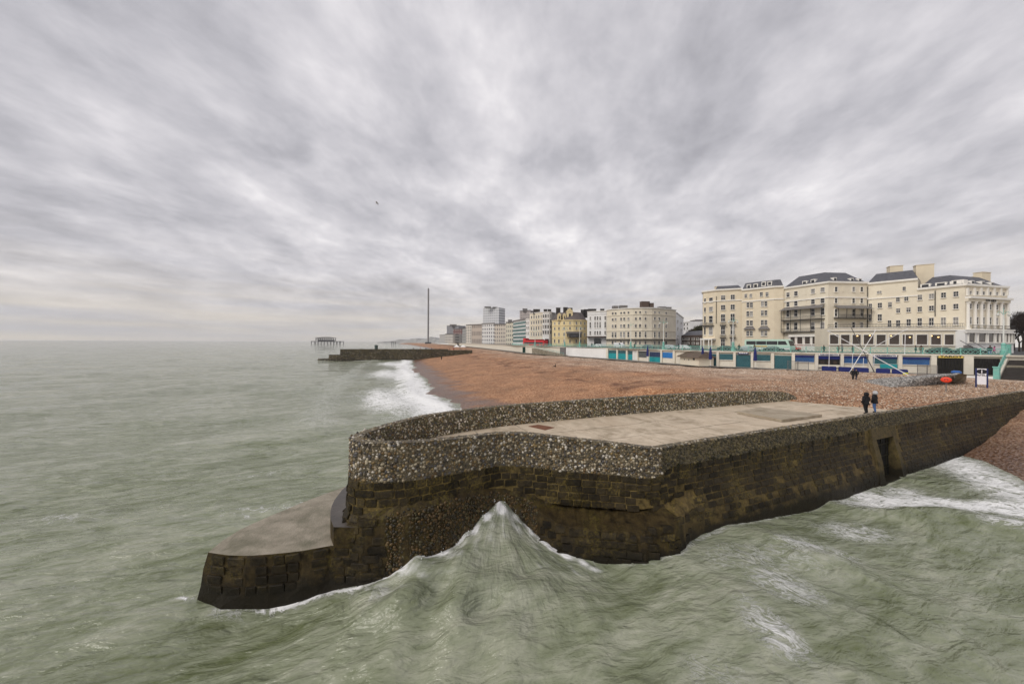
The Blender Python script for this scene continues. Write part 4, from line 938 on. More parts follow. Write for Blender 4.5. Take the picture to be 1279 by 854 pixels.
for px, hw in ((984.3, 4.2), (994.2, 4.8), (1015.5, 5.2), (1027.5, 5.6)):
    t = (px-984.3)/43.2
    for y, h in ((368-6.1*t, 6.2), (380-4.5*t, 6.6), (391.5-2.5*t, 9), (407.5-.5*t, 10)): win_px(hotel, S3[0], S3[1], px, y, hw, h)
for px in (1043.4, 1065.3, 1075.4):
    for y, h in ((361.3, 6.4), (375.5, 6.8), (390.5, 10), (406, 8)): win_px(hotel, S3[1], S3[2], px, y, 3.9, h)
blind = [(1004.5, S3[0], S3[1], (365, 378)), (1053.8, S3[1], S3[2], (361.3, 375.5))]
for px, a, b, ys in blind:
    for y in ys:
        d, n = normal(a, b); c = hit(a, b, px); m = MB(); m.box((c.x, c.y, Z(px, y, c.y)), (1.1, .12, 1.7), math.atan2(d.y, d.x)); m.build('blind_window', M_cream2, hotel)
for px, y, w, h in ((1098, 365, 6.0, 3.4), (1129, 360.5, 4.2, 5.2), (1121.3, 374, 5, 6), (1131.8, 373, 5.6, 6), (1087, 382.3, 4.2, 6.6), (1098.8, 381.4, 5.8, 7), (1111.4, 380.4, 5, 7), (1121.7, 387.7, 5.4, 6), (1134.6, 386.8, 5.8, 6), (1086.8, 397, 4.2, 9),
                    (1098.8, 396.4, 5.6, 9), (1111, 404, 4.6, 9), (1121.7, 403.6, 5.6, 8.5), (1134.9, 402.7, 5.8, 9)): win_px(hotel, S4[0], S4[1], px, y, w, h, 3)
for k, (px, w) in enumerate(((1149, 6), (1163.5, 6.6), (1178.5, 6.8), (1194, 7))):
    for y, h in ((371.3-1.4*k, 6.8), (386-1.15*k, 6.8), (402-.4*k, 10.5)): win_px(hotel, S5[0], S5[1], px, y, w, h, 3)
for k, px in enumerate((1211, 1219.5, 1227.4, 1235.7, 1244, 1252.4)):
    for y, h in ((365.6+.35*k, 4.6), (382.6+.25*k, 7), (400.3+.2*k, 9.5)): win_px(hotel, S6[0], S6[1], px, y, 3.6, h)
# roofs, chimneys, dormers
mansard(hotel, S1[2:], 3.2, 1.6, 13, T1+.1); mansard(hotel, S2f, 1.7, 2.3, 12.9, T2+.14); mansard(hotel, S3, 5, 3.7, 13.2, T3+.14); mansard(hotel, S4, 4.5, 3.0, 13.5, T4+.14); mansard(hotel, S56, 4.2, 3.1, 14.2, T5+.14)
def dormer(px, a, b, y, w, h, o=1.0):
    d, n = normal(a, b); c = hit(a, b, px)-n*o; z = Z(px, y, c.y); wm = w*c.y/F; hm = h*c.y/F
    m = MB(); q = c-n*1.0; m.box((q.x, q.y, z), (wm, 2.0, hm), math.atan2(d.y, d.x)); dd = m.build('dormer', M_trim, hotel)
    m = MB(); q = c+n*.03; m.box((q.x, q.y, z), (wm*.66, .08, hm*.66), math.atan2(d.y, d.x)); m.build('pane', M_glass, dd)
for px, y in ((1001.5, 353.5), (1012, 351.5)): dormer(px, S3[0], S3[1], y, 5, 5.5)
for px, y in ((1047, 349), (1068.5, 349.8), (1078.5, 350)): dormer(px, S3[1], S3[2], y, 4.2, 5)
for px, y, w in ((1153.6, 357.2, 8.5), (1173, 355.4, 9.5), (1194, 352.4, 10)): dormer(px, S5[0], S5[1], y, w, 5.5, .7)
for px, y in ((1208.5, 352.5), (1221, 352.8), (1234, 353.5), (1245.5, 354.8)): dormer(px, S6[0], S6[1], y, 6, 5, .8)
for px, y in ((934, 358), (942.5, 357), (952.5, 354.6), (960, 354)): dormer(px, S2f[0], S2f[1], y, 4.5, 5.5, .6)
def stack(px, depth, y0, y1, w, dpt, rot=.0):
    v = V(px, depth); z0, z1 = Z(px, y0, depth), Z(px, y1, depth); boxes(hotel, 'chimney', [(v.x, v.y, z0, w*depth/F, dpt, z1-z0, rot)], M_cream)
stack(1153, 98, 356, 331.5, 15, 2.0, -.6); stack(1117, 107, 345, 333, 11.5, 2.2, -.5); stack(1226, 94, 356, 341, 15, 1.6, .2)
stack(898, 131, 366, 358.2, 8, 2); stack(1262-40, 96, 352, 345, 6, 1.5)
# iron balconies and verandas
def veranda(a, b, px0, px1, zs, ztop, out=1.5, canopy=True):
    p0, p1 = hit(a, b, px0), hit(a, b, px1); d, n = normal(p0, p1); w = (p1-p0).length; ang = math.atan2(d.y, d.x); c = (p0+p1)/2+n*out/2
    v = MB()
    for z in zs:
        v.box((c.x, c.y, z-.1), (w, out, .2), ang); e = (p0+p1)/2+n*(out-.05)
        v.box((e.x, e.y, z+.98), (w, .07, .07), ang); v.box((e.x, e.y, z+.2), (w, .05, .05), ang)
        k = int(w/.28)
        for i in range(k+1): q = p0.lerp(p1, i/k)+n*(out-.05); v.box((q.x, q.y, z+.5), (.05, .04, 1.0), ang)
    ver = v.build('balcony', M_iron, hotel)
    k = 5
    for i in range(k):
        q = p0.lerp(p1, i/(k-1))+n*(out-.08); m = MB(); m.bar((q.x, q.y, zs[0]), (q.x, q.y, ztop if canopy else zs[-1]), .075, 6); m.build('post', M_iron, ver)
    if canopy:
        m = MB(); e0, e1 = p0-d*.4, p1+d*.4; o = out+.35; lay = []
        for t, zz in ((0, .95), (.35, .62), (.7, .2), (1.0, 0)): lay.append([e0+n*(o*t)+d*(.5*(1-t)), e1+n*(o*t)-d*(.5*(1-t)), ztop+zz])
        vs, fs = [], []
        for l in lay: vs += [(l[0].x, l[0].y, l[2]), (l[1].x, l[1].y, l[2])]
        for l in lay: vs += [(l[0].x, l[0].y, l[2]-.12), (l[1].x, l[1].y, l[2]-.12)]
        for i in range(3): j = i*2; fs += [(j, j+2, j+3, j+1), (8+j, 8+j+1, 8+j+3, 8+j+2)]
        fs += [(6, 14, 15, 7), (0, 2, 10, 8), (2, 4, 12, 10), (4, 6, 14, 12), (1, 9, 11, 3), (3, 11, 13, 5), (5, 13, 15, 7)]
        m.add(vs, fs); m.build('canopy', M_lead, ver)
za = lambda px, y, s: Z(px, y, hit(*s, px).y)
veranda(S3[0], S3[1], 979.5, 1030, (za(1004, 414.2, S3[:2]), za(1004, 399, S3[:2])), za(1004, 386, S3[:2]))
veranda(S3[1], S3[2], 1041, 1081.5, (za(1060, 397.4, S3[1:]),), za(1060, 385.5, S3[1:]))
for px, y, a, b in ((902.8, 404.6, S1[2], S1[3]), (914.8, 404.2, S1[2], S1[3]), (888, 405.2, S1[1], S1[2]), (902.8, 420, S1[2], S1[3]), (914.8, 420, S1[2], S1[3]), (880.6, 405.4, S1[1], S1[2])):
    veranda(a, b, px-3.8, px+3.8, (za(px, y+1.2, (a, b)),), 0, .9, False)
for px in (936.3, 954.4):      # little lead hoods
    c = hit(S2f[0], S2f[1], px); d, n = normal(S2f[0], S2f[1]); z = Z(px, 411, c.y); w = 12*c.y/F; m = MB()
    a0, a1, b0, b1 = c-d*w*.3+Vector((0, 0, z+.9)), c+d*w*.3+Vector((0, 0, z+.9)), c-d*w/2+n*.9+Vector((0, 0, z)), c+d*w/2+n*.9+Vector((0, 0, z))
    m.add([tuple(p) for p in (a0, a1, b1, b0, c-d*w/2+Vector((0, 0, z)), c+d*w/2+Vector((0, 0, z)))], [(3, 2, 1, 0), (0, 4, 3), (1, 2, 5), (4, 5, 2, 3)]); m.build('hood', M_lead, hotel)
# drain pipes
for px, y0, y1, s in ((1083.6, 358, 420, S4), (1168, 363, 395, S5), (894.5, 370, 404, S1[2:])):
    c = hit(s[0], s[1], px); d, n = normal(s[0], s[1]); c = c+n*.12; m = MB(); m.bar((c.x, c.y, Z(px, y1, c.y)), (c.x, c.y, Z(px, y0, c.y)), .09, 6); m.build('drainpipe', M_iron, hotel)
# columned front at the right
d6, n6 = normal(*S6)
for px in (1207, 1215.6, 1223.6, 1231.8, 1240, 1248.4, 1256.6):
    c = hit(S6[0], S6[1], px)+n6*.25; z0, z1 = Z(px, 411, c.y), Z(px, 377, c.y); m = MB()
    m.lathe((c.x, c.y, z0), ((.42, 0), (.42, .25), (.33, .35), (.29, (z1-z0)-.5), (.36, (z1-z0)-.4), (.46, (z1-z0)-.2), (.46, z1-z0)), 10); m.build('column', M_trim, hotel, smooth=False)
    z2, z3 = Z(px, 369, c.y), Z(px, 359.5, c.y); m = MB(); q = c-n6*.1; m.box((q.x, q.y, (z2+z3)/2), (.5, .35, z3-z2), math.atan2(d6.y, d6.x)); m.build('pilaster', M_trim, hotel)
zc = Z(1205, 376.5, 85)
m = MB(); strip(m, S6, -.55, .2, zc, zc+.75); m.build('entablature', M_cream2, hotel); m = MB(); strip(m, S6, -1.0, .2, zc+.75, zc+1.25); m.build('cornice', M_trim, hotel)
c6 = hit(S6[0], S6[1], 1233)+n6*.62; text_on('ROYAL ALBION', .8, c6, d6, n6, zc+.40, M_blackp, hotel, width=4.0)
zb = Z(1230, 411.5, 87); m = MB(); strip(m, S6, -1.3, 0, zb-.25, zb); b6 = m.build('balcony', M_trim, hotel)
m = MB(); e0, e1 = Vector((*S6[0], 0))+n6*1.2, Vector((*S6[1], 0))+n6*1.2
for z in (.25, .95): m.bar((e0.x, e0.y, zb+z), (e1.x, e1.y, zb+z), .05, 5)
for i in range(34): q = e0.lerp(e1, i/33); m.bar((q.x, q.y, zb), (q.x, q.y, zb+.95), .035, 4)
m.build('railing', M_iron, b6)
# ground floor: long glazed restaurant and the white conservatory
def glazed(name_w, p0, p1, z0, z1, back, wins, zs, mt, mtop, lamp_glows=()):
    d, n = normal(p0, p1); c = (p0+p1)/2
    m = MB(); q0, q1 = p0-n*back, p1-n*back; m.prism([(p0.x, p0.y), (p1.x, p1.y), (q1.x, q1.y), (q0.x, q0.y)], z0, z1); wl = m.build(name_w, mt, hotel)
    m = MB(); ff = [(p0.x, p0.y), (p1.x, p1.y)]; strip(m, ff, -.35, .3, z1-.7, z1-.45); strip(m, ff, -.2, .3, z1-.06, z1+.08); m.build('cornice', mtop, hotel)
    for x0, x1 in wins:
        a, b = hit(p0, p1, x0), hit(p0, p1, x1); cc = (a+b)/2
        window_at(hotel, cc, d, n, (zs[0]+zs[1])/2, (b-a).length*1.08, zs[1]-zs[0], 0, glass=PANEB)
    for px, y in lamp_glows:
        cc = hit(p0, p1, px)+n*.12; m = MB(); m.lathe((cc.x, cc.y, Z(px, y, cc.y)-.13), ((.03, 0), (.14, .06), (.16, .14), (.1, .24), (.02, .28)), 8); m.build('added_lamp_glow', M_glow, hotel)  # glowing shape added outside the opaque pane, standing in for a lamp indoors
M_glow = bpy.data.materials.new('lamp_glow'); M_glow.use_nodes = True; nt_, N_, L_, p_ = nodes(M_glow); p_.inputs['Emission Color'].default_value = (1, .62, .25, 1); p_.inputs['Emission Strength'].default_value = 2.2; p_.inputs['Base Color'].default_value = (.8, .5, .2, 1)
gp0, gp1 = V(1034.5, 91), V(1205, 82.5)
zt = Z(1205, 409, 82.5)
glazed('restaurant_wall', gp0, gp1, ZB, zt, 7, [(1036, 1047), (1049.7, 1061), (1064, 1075), (1078, 1091), (1094, 1106), (1110, 1123), (1126.5, 1140), (1144, 1158), (1162, 1175), (1179, 1191), (1195, 1202)],
       (Z(1205, 431.3, 82.5), Z(1205, 417, 82.5)), M_cream2, M_trim, ((1070.5, 419.5), (1086, 419), (1112.5, 419.5), (1136, 421), (1163, 419.5), (1171.5, 421)))
dg, ng = normal(gp0, gp1); m = MB(); o0, o1 = gp0-ng*.2, gp1-ng*.2
for z in (.3, 1.0): m.bar((o0.x, o0.y, zt+z), (o1.x, o1.y, zt+z), .05, 5)
for i in range(90): q = o0.lerp(o1, i/89); m.bar((q.x, q.y, zt), (q.x, q.y, zt+1.0), .03, 4)
m.build('terrace_railing', M_iron, hotel)
cp0, cp1 = V(1205.5, 81.5), V(1266, 86)
glazed('conservatory_wall', cp0, cp1, ZB, Z(1230, 412.5, 83.5), 4, [(1209, 1217), (1221, 1230.5), (1233.5, 1240.5), (1243, 1247), (1248.5, 1254), (1255.5, 1258.5), (1260, 1262.5), (1263.5, 1265.5)], (Z(1230, 428, 83.5), Z(1230, 414.8, 83.5)), M_white, M_trim)
lp0, lp1 = V(985, 106), V(1024, 96.5)
glazed('bay_wall', lp0, lp1, ZB, Z(1004, 417.5, 101), 5, [(987.5, 993.5), (996, 1003), (1005.5, 1012.5), (1015, 1022.5)], (Z(1004, 430, 101), Z(1004, 419.5, 101)), M_trim, M_trim)
# steps from the restaurant down to the pavement
m = MB(); v0 = V(1199, 80.5)
for i in range(9): m.box((v0.x+1.2+i*.02, v0.y-2.7+i*.3, ZB+.09+i*.11), (2.2, .34, .18+i*.22), .25)
m.build('entrance_steps', M_lead, hotel)
for sx in (0, 2.4):
    m = MB(); m.bar((v0.x+sx, v0.y-2.9, ZB+1.0), (v0.x+sx, v0.y, ZB+3.1), .06, 6); m.bar((v0.x+sx, v0.y-2.9, ZB), (v0.x+sx, v0.y-2.9, ZB+1.0), .06, 6); m.build('handrail', M_iron, hotel)
# white porch at the left end
po = hit(S1[1], S1[2], 886); d1, n1 = normal(S1[1], S1[2]); 
m = MB(); c = po+n1*1.0; m.box((c.x, c.y, Z(886, 423.5, 124)), (4.6, 2.2, .5), math.atan2(d1.y, d1.x)); pr_ = m.build('porch', M_trim, hotel)
for s in (-2, -.9, .9, 2):
    q = po+n1*1.9+d1*s; m = MB(); m.bar((q.x, q.y, ZB), (q.x, q.y, Z(886, 424.5, 124)), .2, 8); m.build('column', M_trim, pr_)

# ------------------------------------------------------------------ the next buildings along the front
def grid_house(name, label, front, depth, ytop, rows, cols, wall, wpx, roof=None, cat='building', trim=True, bands=(), bars=1, cor=.4):
    mid = front[len(front)//2]; pxm = mid[0]/mid[1]*F+639.5; zt = Z(pxm, ytop, mid[1]); r = thing(name, label, cat, (mid[0], mid[1], ROAD)); body(r, front, depth, ROAD-.15, zt, wall)
    if trim: m = MB(); strip(m, front, -cor, .3, zt-.25, zt+.2); m.build('cornice', M_trim if wall is not M_yellow else wall, r)
    for y in bands: z = Z(pxm, y, mid[1]); m = MB(); strip(m, front, -.25, .2, z-.2, z+.2); m.build('string_course', wall, r)
    for px in cols:
        for a, b in zip(front, front[1:]):
            pa, pb = a[0]/a[1]*F+639.5, b[0]/b[1]*F+639.5
            if pa <= px < pb:
                for y, h in rows:
                    z = Z(pxm, y, mid[1]); d, n = normal(a, b); c = hit(a, b, px); w = (hit(a, b, px+wpx/2)-hit(a, b, px-wpx/2)).length
                    window_at(r, c, d, n, z, w, h*mid[1]/F, bars)
    return r, zt
queens, zq = grid_house('bow_fronted_hotel', 'pale cream hotel with curved bow front and dark rooftop plant room', fp((757.5, 190), (763, 186), (771, 184), (780, 180.5), (790, 178), (802, 176.5), (814, 176.5), (824, 178.5), (834, 182), (844, 188)), 26, 384.3,
    ((389.8, 2.7), (397.6, 3.6), (406.6, 4.4), (417.6, 7.5), (427.8, 4.6)), (765.2, 768.8, 775.8, 779.6, 784.8, 794, 799.2, 806, 817.5, 823, 831.6), M_cream2, 2.3, bands=(392.6, 412.6, 422.8))
rf = offset(fp((757.5, 190), (802, 176.5), (844, 188)), 5)
for px, d, y0, y1, w in ((805, 186, 385, 377, 10), (812, 186, 385, 379, 6), (768, 193, 388, 382.5, 6), (778, 193, 388, 382, 9), (826, 190, 388, 383.5, 8), (834, 190, 388, 384, 6)):
    v = V(px, d); boxes(queens, 'rooftop_plant', [(v.x, v.y, Z(px, y0, d)-1, w*d/F, 3, Z(px, y1, d)-Z(px, y0, d)+1, 0)], M_brickd if px < 813 and px > 800 else M_lead)
m = MB(); strip(m, fp((757.5, 190), (763, 186), (771, 184), (780, 180.5), (790, 178), (802, 176.5), (814, 176.5), (824, 178.5), (834, 182), (844, 188)), -1.3, .1, Z(802, 423.6, 176.5)-.2, Z(802, 423.6, 176.5)); m.build('balcony', M_iron, queens)
side, zs_ = grid_house('side_street_terrace', 'grey white terrace turning the corner beside the bow fronted hotel', fp((844.2, 189), (848, 205), (853.5, 232)), 14, 393, ((402, 3), (411, 3.5), (421, 4)), (846.2, 850.6), M_white, 1.2)
deco, zd = grid_house('tall_white_hotel', 'flat white hotel with tall narrow windows and dark entrance canopy', fp((733.5, 199), (757.3, 193)), 20, 388.3, ((397, 5), (405.4, 8.2), (415.4, 4.8)), (737.2, 743.2, 746.3, 749.5, 755.8), M_white, 1.7, bands=(391.5,))
m = MB(); strip(m, fp((733.8, 198.6), (757, 192.7)), -2.5, 0, Z(745, 421.2, 196), Z(745, 420, 196)); m.build('canopy', M_brickd, deco)
m = MB(); strip(m, fp((742, 196.4), (750.5, 194.4)), -.2, .1, ROAD, Z(745, 422.5, 196)); m.build('doorway', M_glass, deco)
yel, zy = grid_house('yellow_gabled_hotel', 'yellow hotel with mansard gables and glazed bay on the ground floor', fp((689.5, 210), (697, 205), (706, 202), (716, 201), (726, 202), (733.3, 206)), 20, 399.5,
    ((403.3, 3.6), (409.8, 3.6), (417.5, 4.4), (426, 4.6)), (693, 698.2, 704.6, 711.8, 719.6, 725.2, 730), M_yellow, 1.7, bands=(406.3, 421.8))
mansard(yel, fp((689.5, 210), (697, 205), (706, 202), (716, 201), (726, 202), (733.3, 206)), 3.5, 4.8, 19, zy+.1, mat('brown_slate', (.12, .10, .095), .7, .3, 1.5))
for px, w in ((698.5, 4), (704.8, 3.5), (711.5, 7.5)):
    v = V(px, 203.5); z0 = zy; h = 3.2 if w < 6 else 5.2; ww = w*203/F; m = MB(); m.box((v.x, v.y+1.2, z0+h/2), (ww, 3, h)); z1 = z0+h
    m.add([(v.x-ww/2-.3, v.y-.4, z1), (v.x+ww/2+.3, v.y-.4, z1), (v.x, v.y-.4, z1+ww*.55), (v.x-ww/2-.3, v.y+3.5, z1), (v.x+ww/2+.3, v.y+3.5, z1), (v.x, v.y+3.5, z1+ww*.55)], [(0, 1, 2), (0, 2, 5, 3), (1, 4, 5, 2)]); g = m.build('gable', M_yellow, yel)
    m = MB(); m.box((v.x, v.y-.34, z0+h*.5), (ww*.35, .1, h*.5)); m.build('pane', M_glass, g)
for px, y in ((697, 384.5), (706, 384), (712, 384.8), (728, 387), (732, 386.5)): v = V(px, 212); boxes(yel, 'chimney', [(v.x, v.y, zy+2, 2.6, 1.4, Z(px, y, 212)-zy-2, 0)], mat('sooty_brick', (.05, .045, .042), .9, .3))
m = MB(); v = V(718, 199); m.prism([(v.x-4.3, v.y+2), (v.x-3.6, v.y-1.4), (v.x+3.6, v.y-1.4), (v.x+4.3, v.y+2)], Z(718, 421, 199), Z(718, 416.5, 199)); by = m.build('glazed_bay', M_glass, yel)
m = MB(); m.prism([(v.x-4.8, v.y+2.1), (v.x-4, v.y-1.8), (v.x+4, v.y-1.8), (v.x+4.8, v.y+2.1)], Z(718, 416.5, 199), Z(718, 414.2, 199)); m.build('bay_roof', M_lead, by)
bow, zb_ = grid_house('white_bay_fronted_house', 'narrow white house with stacked bay windows and dark doorway', fp((677.5, 214), (680, 211.5), (686, 210.5), (689.3, 212)), 16, 389.6, ((394.5, 4.4), (401, 4.4), (408, 4.4), (415, 4.6)), (679, 681.6, 684.6, 687.6), M_white, 2.1, bands=(398, 405, 412))
m = MB(); v = V(683, 209.8); m.box((v.x, v.y, ROAD+2), (2.4, .5, 4)); m.build('doorway', M_blackp, bow)
crm, zc_ = grid_house('cream_terrace_house', 'cream terraced house between glass office block and white bay fronted house', fp((661.5, 226), (677.3, 215)), 16, 389.8, ((395, 4), (402, 4.4), (409.5, 4.8), (417, 5)), (664, 667, 670, 673, 676), M_cream2, 1.5, bands=(398.5, 405.8, 413.4))
gh, zg_ = grid_house('narrow_grey_house', 'narrow pale grey house beside the green glass office block', fp((656.8, 233), (661.3, 227)), 16, 398, ((403, 3.4), (409, 3.6), (416, 4)), (658.2, 660), M_white, 1.1)
for px in (668, 672, 681, 686, 752, 742, 737): 
    own = crm if px < 677 else (bow if px < 690 else deco); dd = 222 if px < 690 else 203; v = V(px, dd); boxes(own, 'chimney', [(v.x, v.y, Z(px, 391, dd)-1, 2.2, 1.2, 2.4+1, 0)], mat('sooty_brick', (.05, .045, .042), .9, .3))
# green glass office: floors of glazing
off = thing('green_glass_office', 'low office block with bands of green glass between towers', 'building', (V(648, 245).x, 245, ROAD))
fr = fp((641, 262), (656.5, 236)); zo = Z(648, 399.6, 248); body(off, fr, 18, ROAD-.15, zo, M_white)
M_gg = mat('green_glass', (.07, .15, .14), .15, .35, .4, spec=.6)
for k in range(6): z = ROAD+1.8+k*(zo-ROAD-2.4)/6; m = MB(); strip(m, offset(fr, 0), -.12, .2, z, z+(zo-ROAD)/6*.62); m.build('glazing', M_gg, off)
m = MB(); strip(m, fr, -.5, .4, zo-.5, zo+.4); m.build('roof_slab', M_lead, off)
# far buildings: the facade pattern is too small to take apart
def pattern(name, wall, glass, sx, sz, fill=.5):
    m = bpy.data.materials.new(name); m.use_nodes = True; nt, N, L, p = nodes(m); g = N('ShaderNodeNewGeometry')
    vm = N('ShaderNodeVectorMath'); vm.operation = 'DOT_PRODUCT'; L(g.outputs['Position'], vm.inputs[0]); vm.inputs[1].default_value = (.86, -.5, 0)
    sep = N('ShaderNodeSeparateXYZ'); L(g.outputs['Position'], sep.inputs[0])
    def cell(v, s, f):
        a = N('ShaderNodeMath'); a.operation = 'MULTIPLY'; L(v, a.inputs[0]); a.inputs[1].default_value = 1/s; b = N('ShaderNodeMath'); b.operation = 'FRACT'; L(a.outputs[0], b.inputs[0])
        c = N('ShaderNodeMath'); c.operation = 'LESS_THAN'; L(b.outputs[0], c.inputs[0]); c.inputs[1].default_value = f; return c.outputs[0]
    mu = N('ShaderNodeMath'); mu.operation = 'MULTIPLY'; L(cell(vm.outputs['Value'], sx, fill), mu.inputs[0]); L(cell(sep.outputs[2], sz, .55), mu.inputs[1])
    nz = N('ShaderNodeTexNoise'); nz.inputs['Scale'].default_value = .25; L(g.outputs['Position'], nz.inputs['Vector']); k = N('ShaderNodeMath'); k.operation = 'MULTIPLY'; L(mu.outputs[0], k.inputs[0]); k2 = N('ShaderNodeMath'); k2.operation = 'MULTIPLY_ADD'; L(nz.outputs[0], k2.inputs[0]); k2.inputs[1].default_value = 1.0; k2.inputs[2].default_value = .35; L(k2.outputs[0], k.inputs[1])
    mx = N('ShaderNodeMixRGB'); mx.use_clamp = True; L(k.outputs[0], mx.inputs[0]); mx.inputs[1].default_value = (*wall, 1); mx.inputs[2].default_value = (*glass, 1); L(mx.outputs[0], p.inputs['Base Color']); p.inputs['Roughness'].default_value = .7
    return m
def far_house(name, label, px0, px1, depth, ytop, wall, glass, sx=2.6, sz=3.2, cap=None, dpt=18, tilt=.25, fill=.5, cat='building', extra=()):
    front = fp((px0, depth*(1+tilt*.12)), (px1, depth)); zt = Z((px0+px1)/2, ytop, depth); r = thing(name, label, cat, (front[0][0], depth, ROAD))
    body(r, front, dpt, ROAD-.15, zt, pattern(name+'_facade', wall, glass, sx, sz, fill))
    m = MB(); strip(m, front, -.5, 1, zt-.3, zt+.5); m.build('parapet', cap or M_lead, r)
    for px, w, y in extra: v = V(px, depth+6); boxes(r, 'rooftop_plant', [(v.x, v.y, zt-.5, w*depth/F, 5, Z(px, y, depth)-zt+.5, 0)], M_lead)
    return r
DG = (.06, .062, .07)
far_house('white_tower_block', 'tall white tower block with balcony bands above the seafront terraces', 603, 623, 720, 384, (.66, .66, .67), (.25, .26, .28), 5.5, 5.4, M_white, 24, extra=((609, 8, 382.5), (618, 6, 383)))
far_house('distant_beige_tower', 'squat beige tower block rising behind the green glass office', 649, 662, 430, 387.5, (.42, .37, .35), (.16, .15, .15), 3.2, 3.4, None, 20, extra=((655.5, 6, 385),))
far_house('cream_office_block', 'cream block with dark window bands left of the green glass office', 632, 641, 290, 402, (.62, .58, .47), (.10, .11, .11), 2.6, 3.8, extra=((637, 5, 399),))
far_house('beige_seafront_block', 'beige seafront block between cream office and white seafront hotel', 617.5, 632, 320, 404.6, (.58, .52, .44), (.15, .14, .14), 2.8, 3.6)
far_house('white_seafront_hotel', 'white seafront hotel below the white tower block', 602, 617.3, 350, 403.6, (.70, .69, .67), (.12, .12, .14), 3.0, 3.8)
far_house('tan_seafront_block', 'tan block with vertical window strips left of the white seafront hotel', 589.5, 601.8, 400, 405, (.48, .41, .35), (.16, .14, .13), 3.4, 9, fill=.55)
far_house('pale_corner_block', 'pale block with dark bands left of the tan block', 582, 589, 420, 405.4, (.60, .56, .50), (.14, .14, .14), 4.5, 3.4)
far_house('grey_slab_block', 'grey slab block behind the dark red brick building', 558, 573, 620, 406.5, (.26, .26, .28), (.13, .13, .15), 4, 3.6, extra=((566, 8, 405),))
far_house('dark_red_brick_building', 'dark red brick building on the distant seafront', 566, 577, 520, 410.5, (.15, .065, .06), (.35, .3, .28), 4.4, 4.5)
far_house('small_white_terrace', 'low pale terrace in front of the dark red brick building', 556, 566, 490, 417, (.52, .50, .46), (.16, .16, .16), 3.6, 4)
far_house('narrow_grey_block', 'narrow dark grey block right of the dark red brick building', 577.3, 581.8, 470, 409.5, (.34, .34, .33), (.12, .12, .12), 3.6, 4)
far_house('distant_low_block', 'pale low block at the end of the distant seafront', 549, 556, 800, 418, (.48, .47, .45), (.25, .25, .25), 5, 5)
# dark half-timbered block and trees in the gap
dk = thing('dark_brick_terrace', 'dark brick terrace with white window frames in the gap left of the cream hotel', 'building', (V(866, 185).x, 185, ROAD)); fr = fp((851, 200), (880, 178)); body(dk, fr, 12, ROAD-.15, Z(865, 418.5, 188), M_brickd)
for px in (854.5, 859.5, 866, 871.5, 877):
    for y in (423.2, 428.6): win_px(dk, fr[0], fr[1], px, y, 3.2, 3.2, 3)
mansard(dk, fr, 4, 2.5, 11.5, Z(865, 418.5, 188))
wh, zw_ = grid_house('white_back_street_house', 'white rendered house behind the dark brick terrace', fp((852.5, 262), (861.5, 250)), 10, 401.5, ((404.5, 3), (409.5, 3)), (855, 858.7), M_white, 2)
grey, zw2 = grid_house('grey_back_street_block', 'grey brown block beside the white back street house', fp((861.8, 262), (868, 252)), 10, 399, ((404.5, 2.4), (409.5, 2.4)), (864, 866.4), M_lead, 1.2)

# ------------------------------------------------------------------ observation tower, ruined pier, distant land
tw = thing('observation_tower', 'very tall slim grey observation tower standing above the seafront', 'tower', (V(534.8, 960).x, 960, 4))
v = V(534.8, 960); m = MB(); m.lathe((v.x, v.y, 4), ((2.3, 0), (2.3, Z(535, 361.5, 960)-6), (1.9, Z(535, 360, 960)-4)), 16); m.build('mast', mat('weathered_steel', (.20, .19, .19), .5, .15), tw)
m = MB(); m.lathe((v.x, v.y, 4), ((9, 0), (9, 4), (8, 5)), 20); m.build('base_pavilion', M_glass, tw)
wp = thing('ruined_pier', 'rusted iron skeleton of a ruined pier standing in the sea', 'pier', (V(407, 1050).x, 1050, 0))
M_wreck = mat('rusted_skeleton', (.02, .019, .02), .8, .3)
def wx(px): return V(px, 1050).x
for i, px in enumerate(np.linspace(389, 426, 20)): m = MB(); m.bar((wx(px), 1050+(i % 2)*14, -1), (wx(px+.2), 1050+(i % 2)*14, Z(407, 426.7, 1050)), .85, 5); m.build('pile', M_wreck, wp)
m = MB(); m.box((wx(407.5), 1056, Z(407, 426.4, 1050)), (wx(426.5)-wx(388.5), 16, 1.9)); m.build('deck', M_wreck, wp)
m = MB()
for px in np.linspace(394.5, 416, 9):
    for y in (1050, 1064): m.bar((wx(px), y, Z(407, 426.4, 1050)), (wx(px), y, Z(407, 421.8, 1050)), .8, 5)
for y in (421.6, 424): m.box((wx(405.5), 1057, Z(407, y, 1050)), (wx(417)-wx(394), 15, 1.3))
for a, b in zip(np.linspace(394.5, 413, 8), np.linspace(397.2, 416, 8)): m.bar((wx(a), 1050, Z(407, 424, 1050)), (wx(b), 1050, Z(407, 421.8, 1050)), .6, 4)
m.bar((wx(398), 1056, Z(407, 421.8, 1050)), (wx(402), 1056, Z(407, 420.6, 1050)), .5, 5); m.bar((wx(402), 1056, Z(407, 420.6, 1050)), (wx(412), 1056, Z(407, 421, 1050)), .5, 5); m.box((wx(405.5), 1060, Z(407, 425.3, 1050)), (wx(415)-wx(396), 8, 3.2)); m.build('pavilion_frame', M_wreck, wp)
for px, lb_ in ((489, 'leftmost of three rusty pier stumps in the distant surf'), (491, 'middle one of three rusty pier stumps in the distant surf'), (493.5, 'rightmost of three rusty pier stumps in the distant surf')):
    m = MB(); q = V(px, 1000); m.bar((q.x, 1000, -1), (q.x+1, 1000, 9), .8, 5); m.bar((q.x-3, 1000, 7.5), (q.x+3, 1000, 8), .5, 5)
    tag(m.build('pier_pile_remnant', M_wreck), lb_, 'pile', 'pier stumps in the surf')
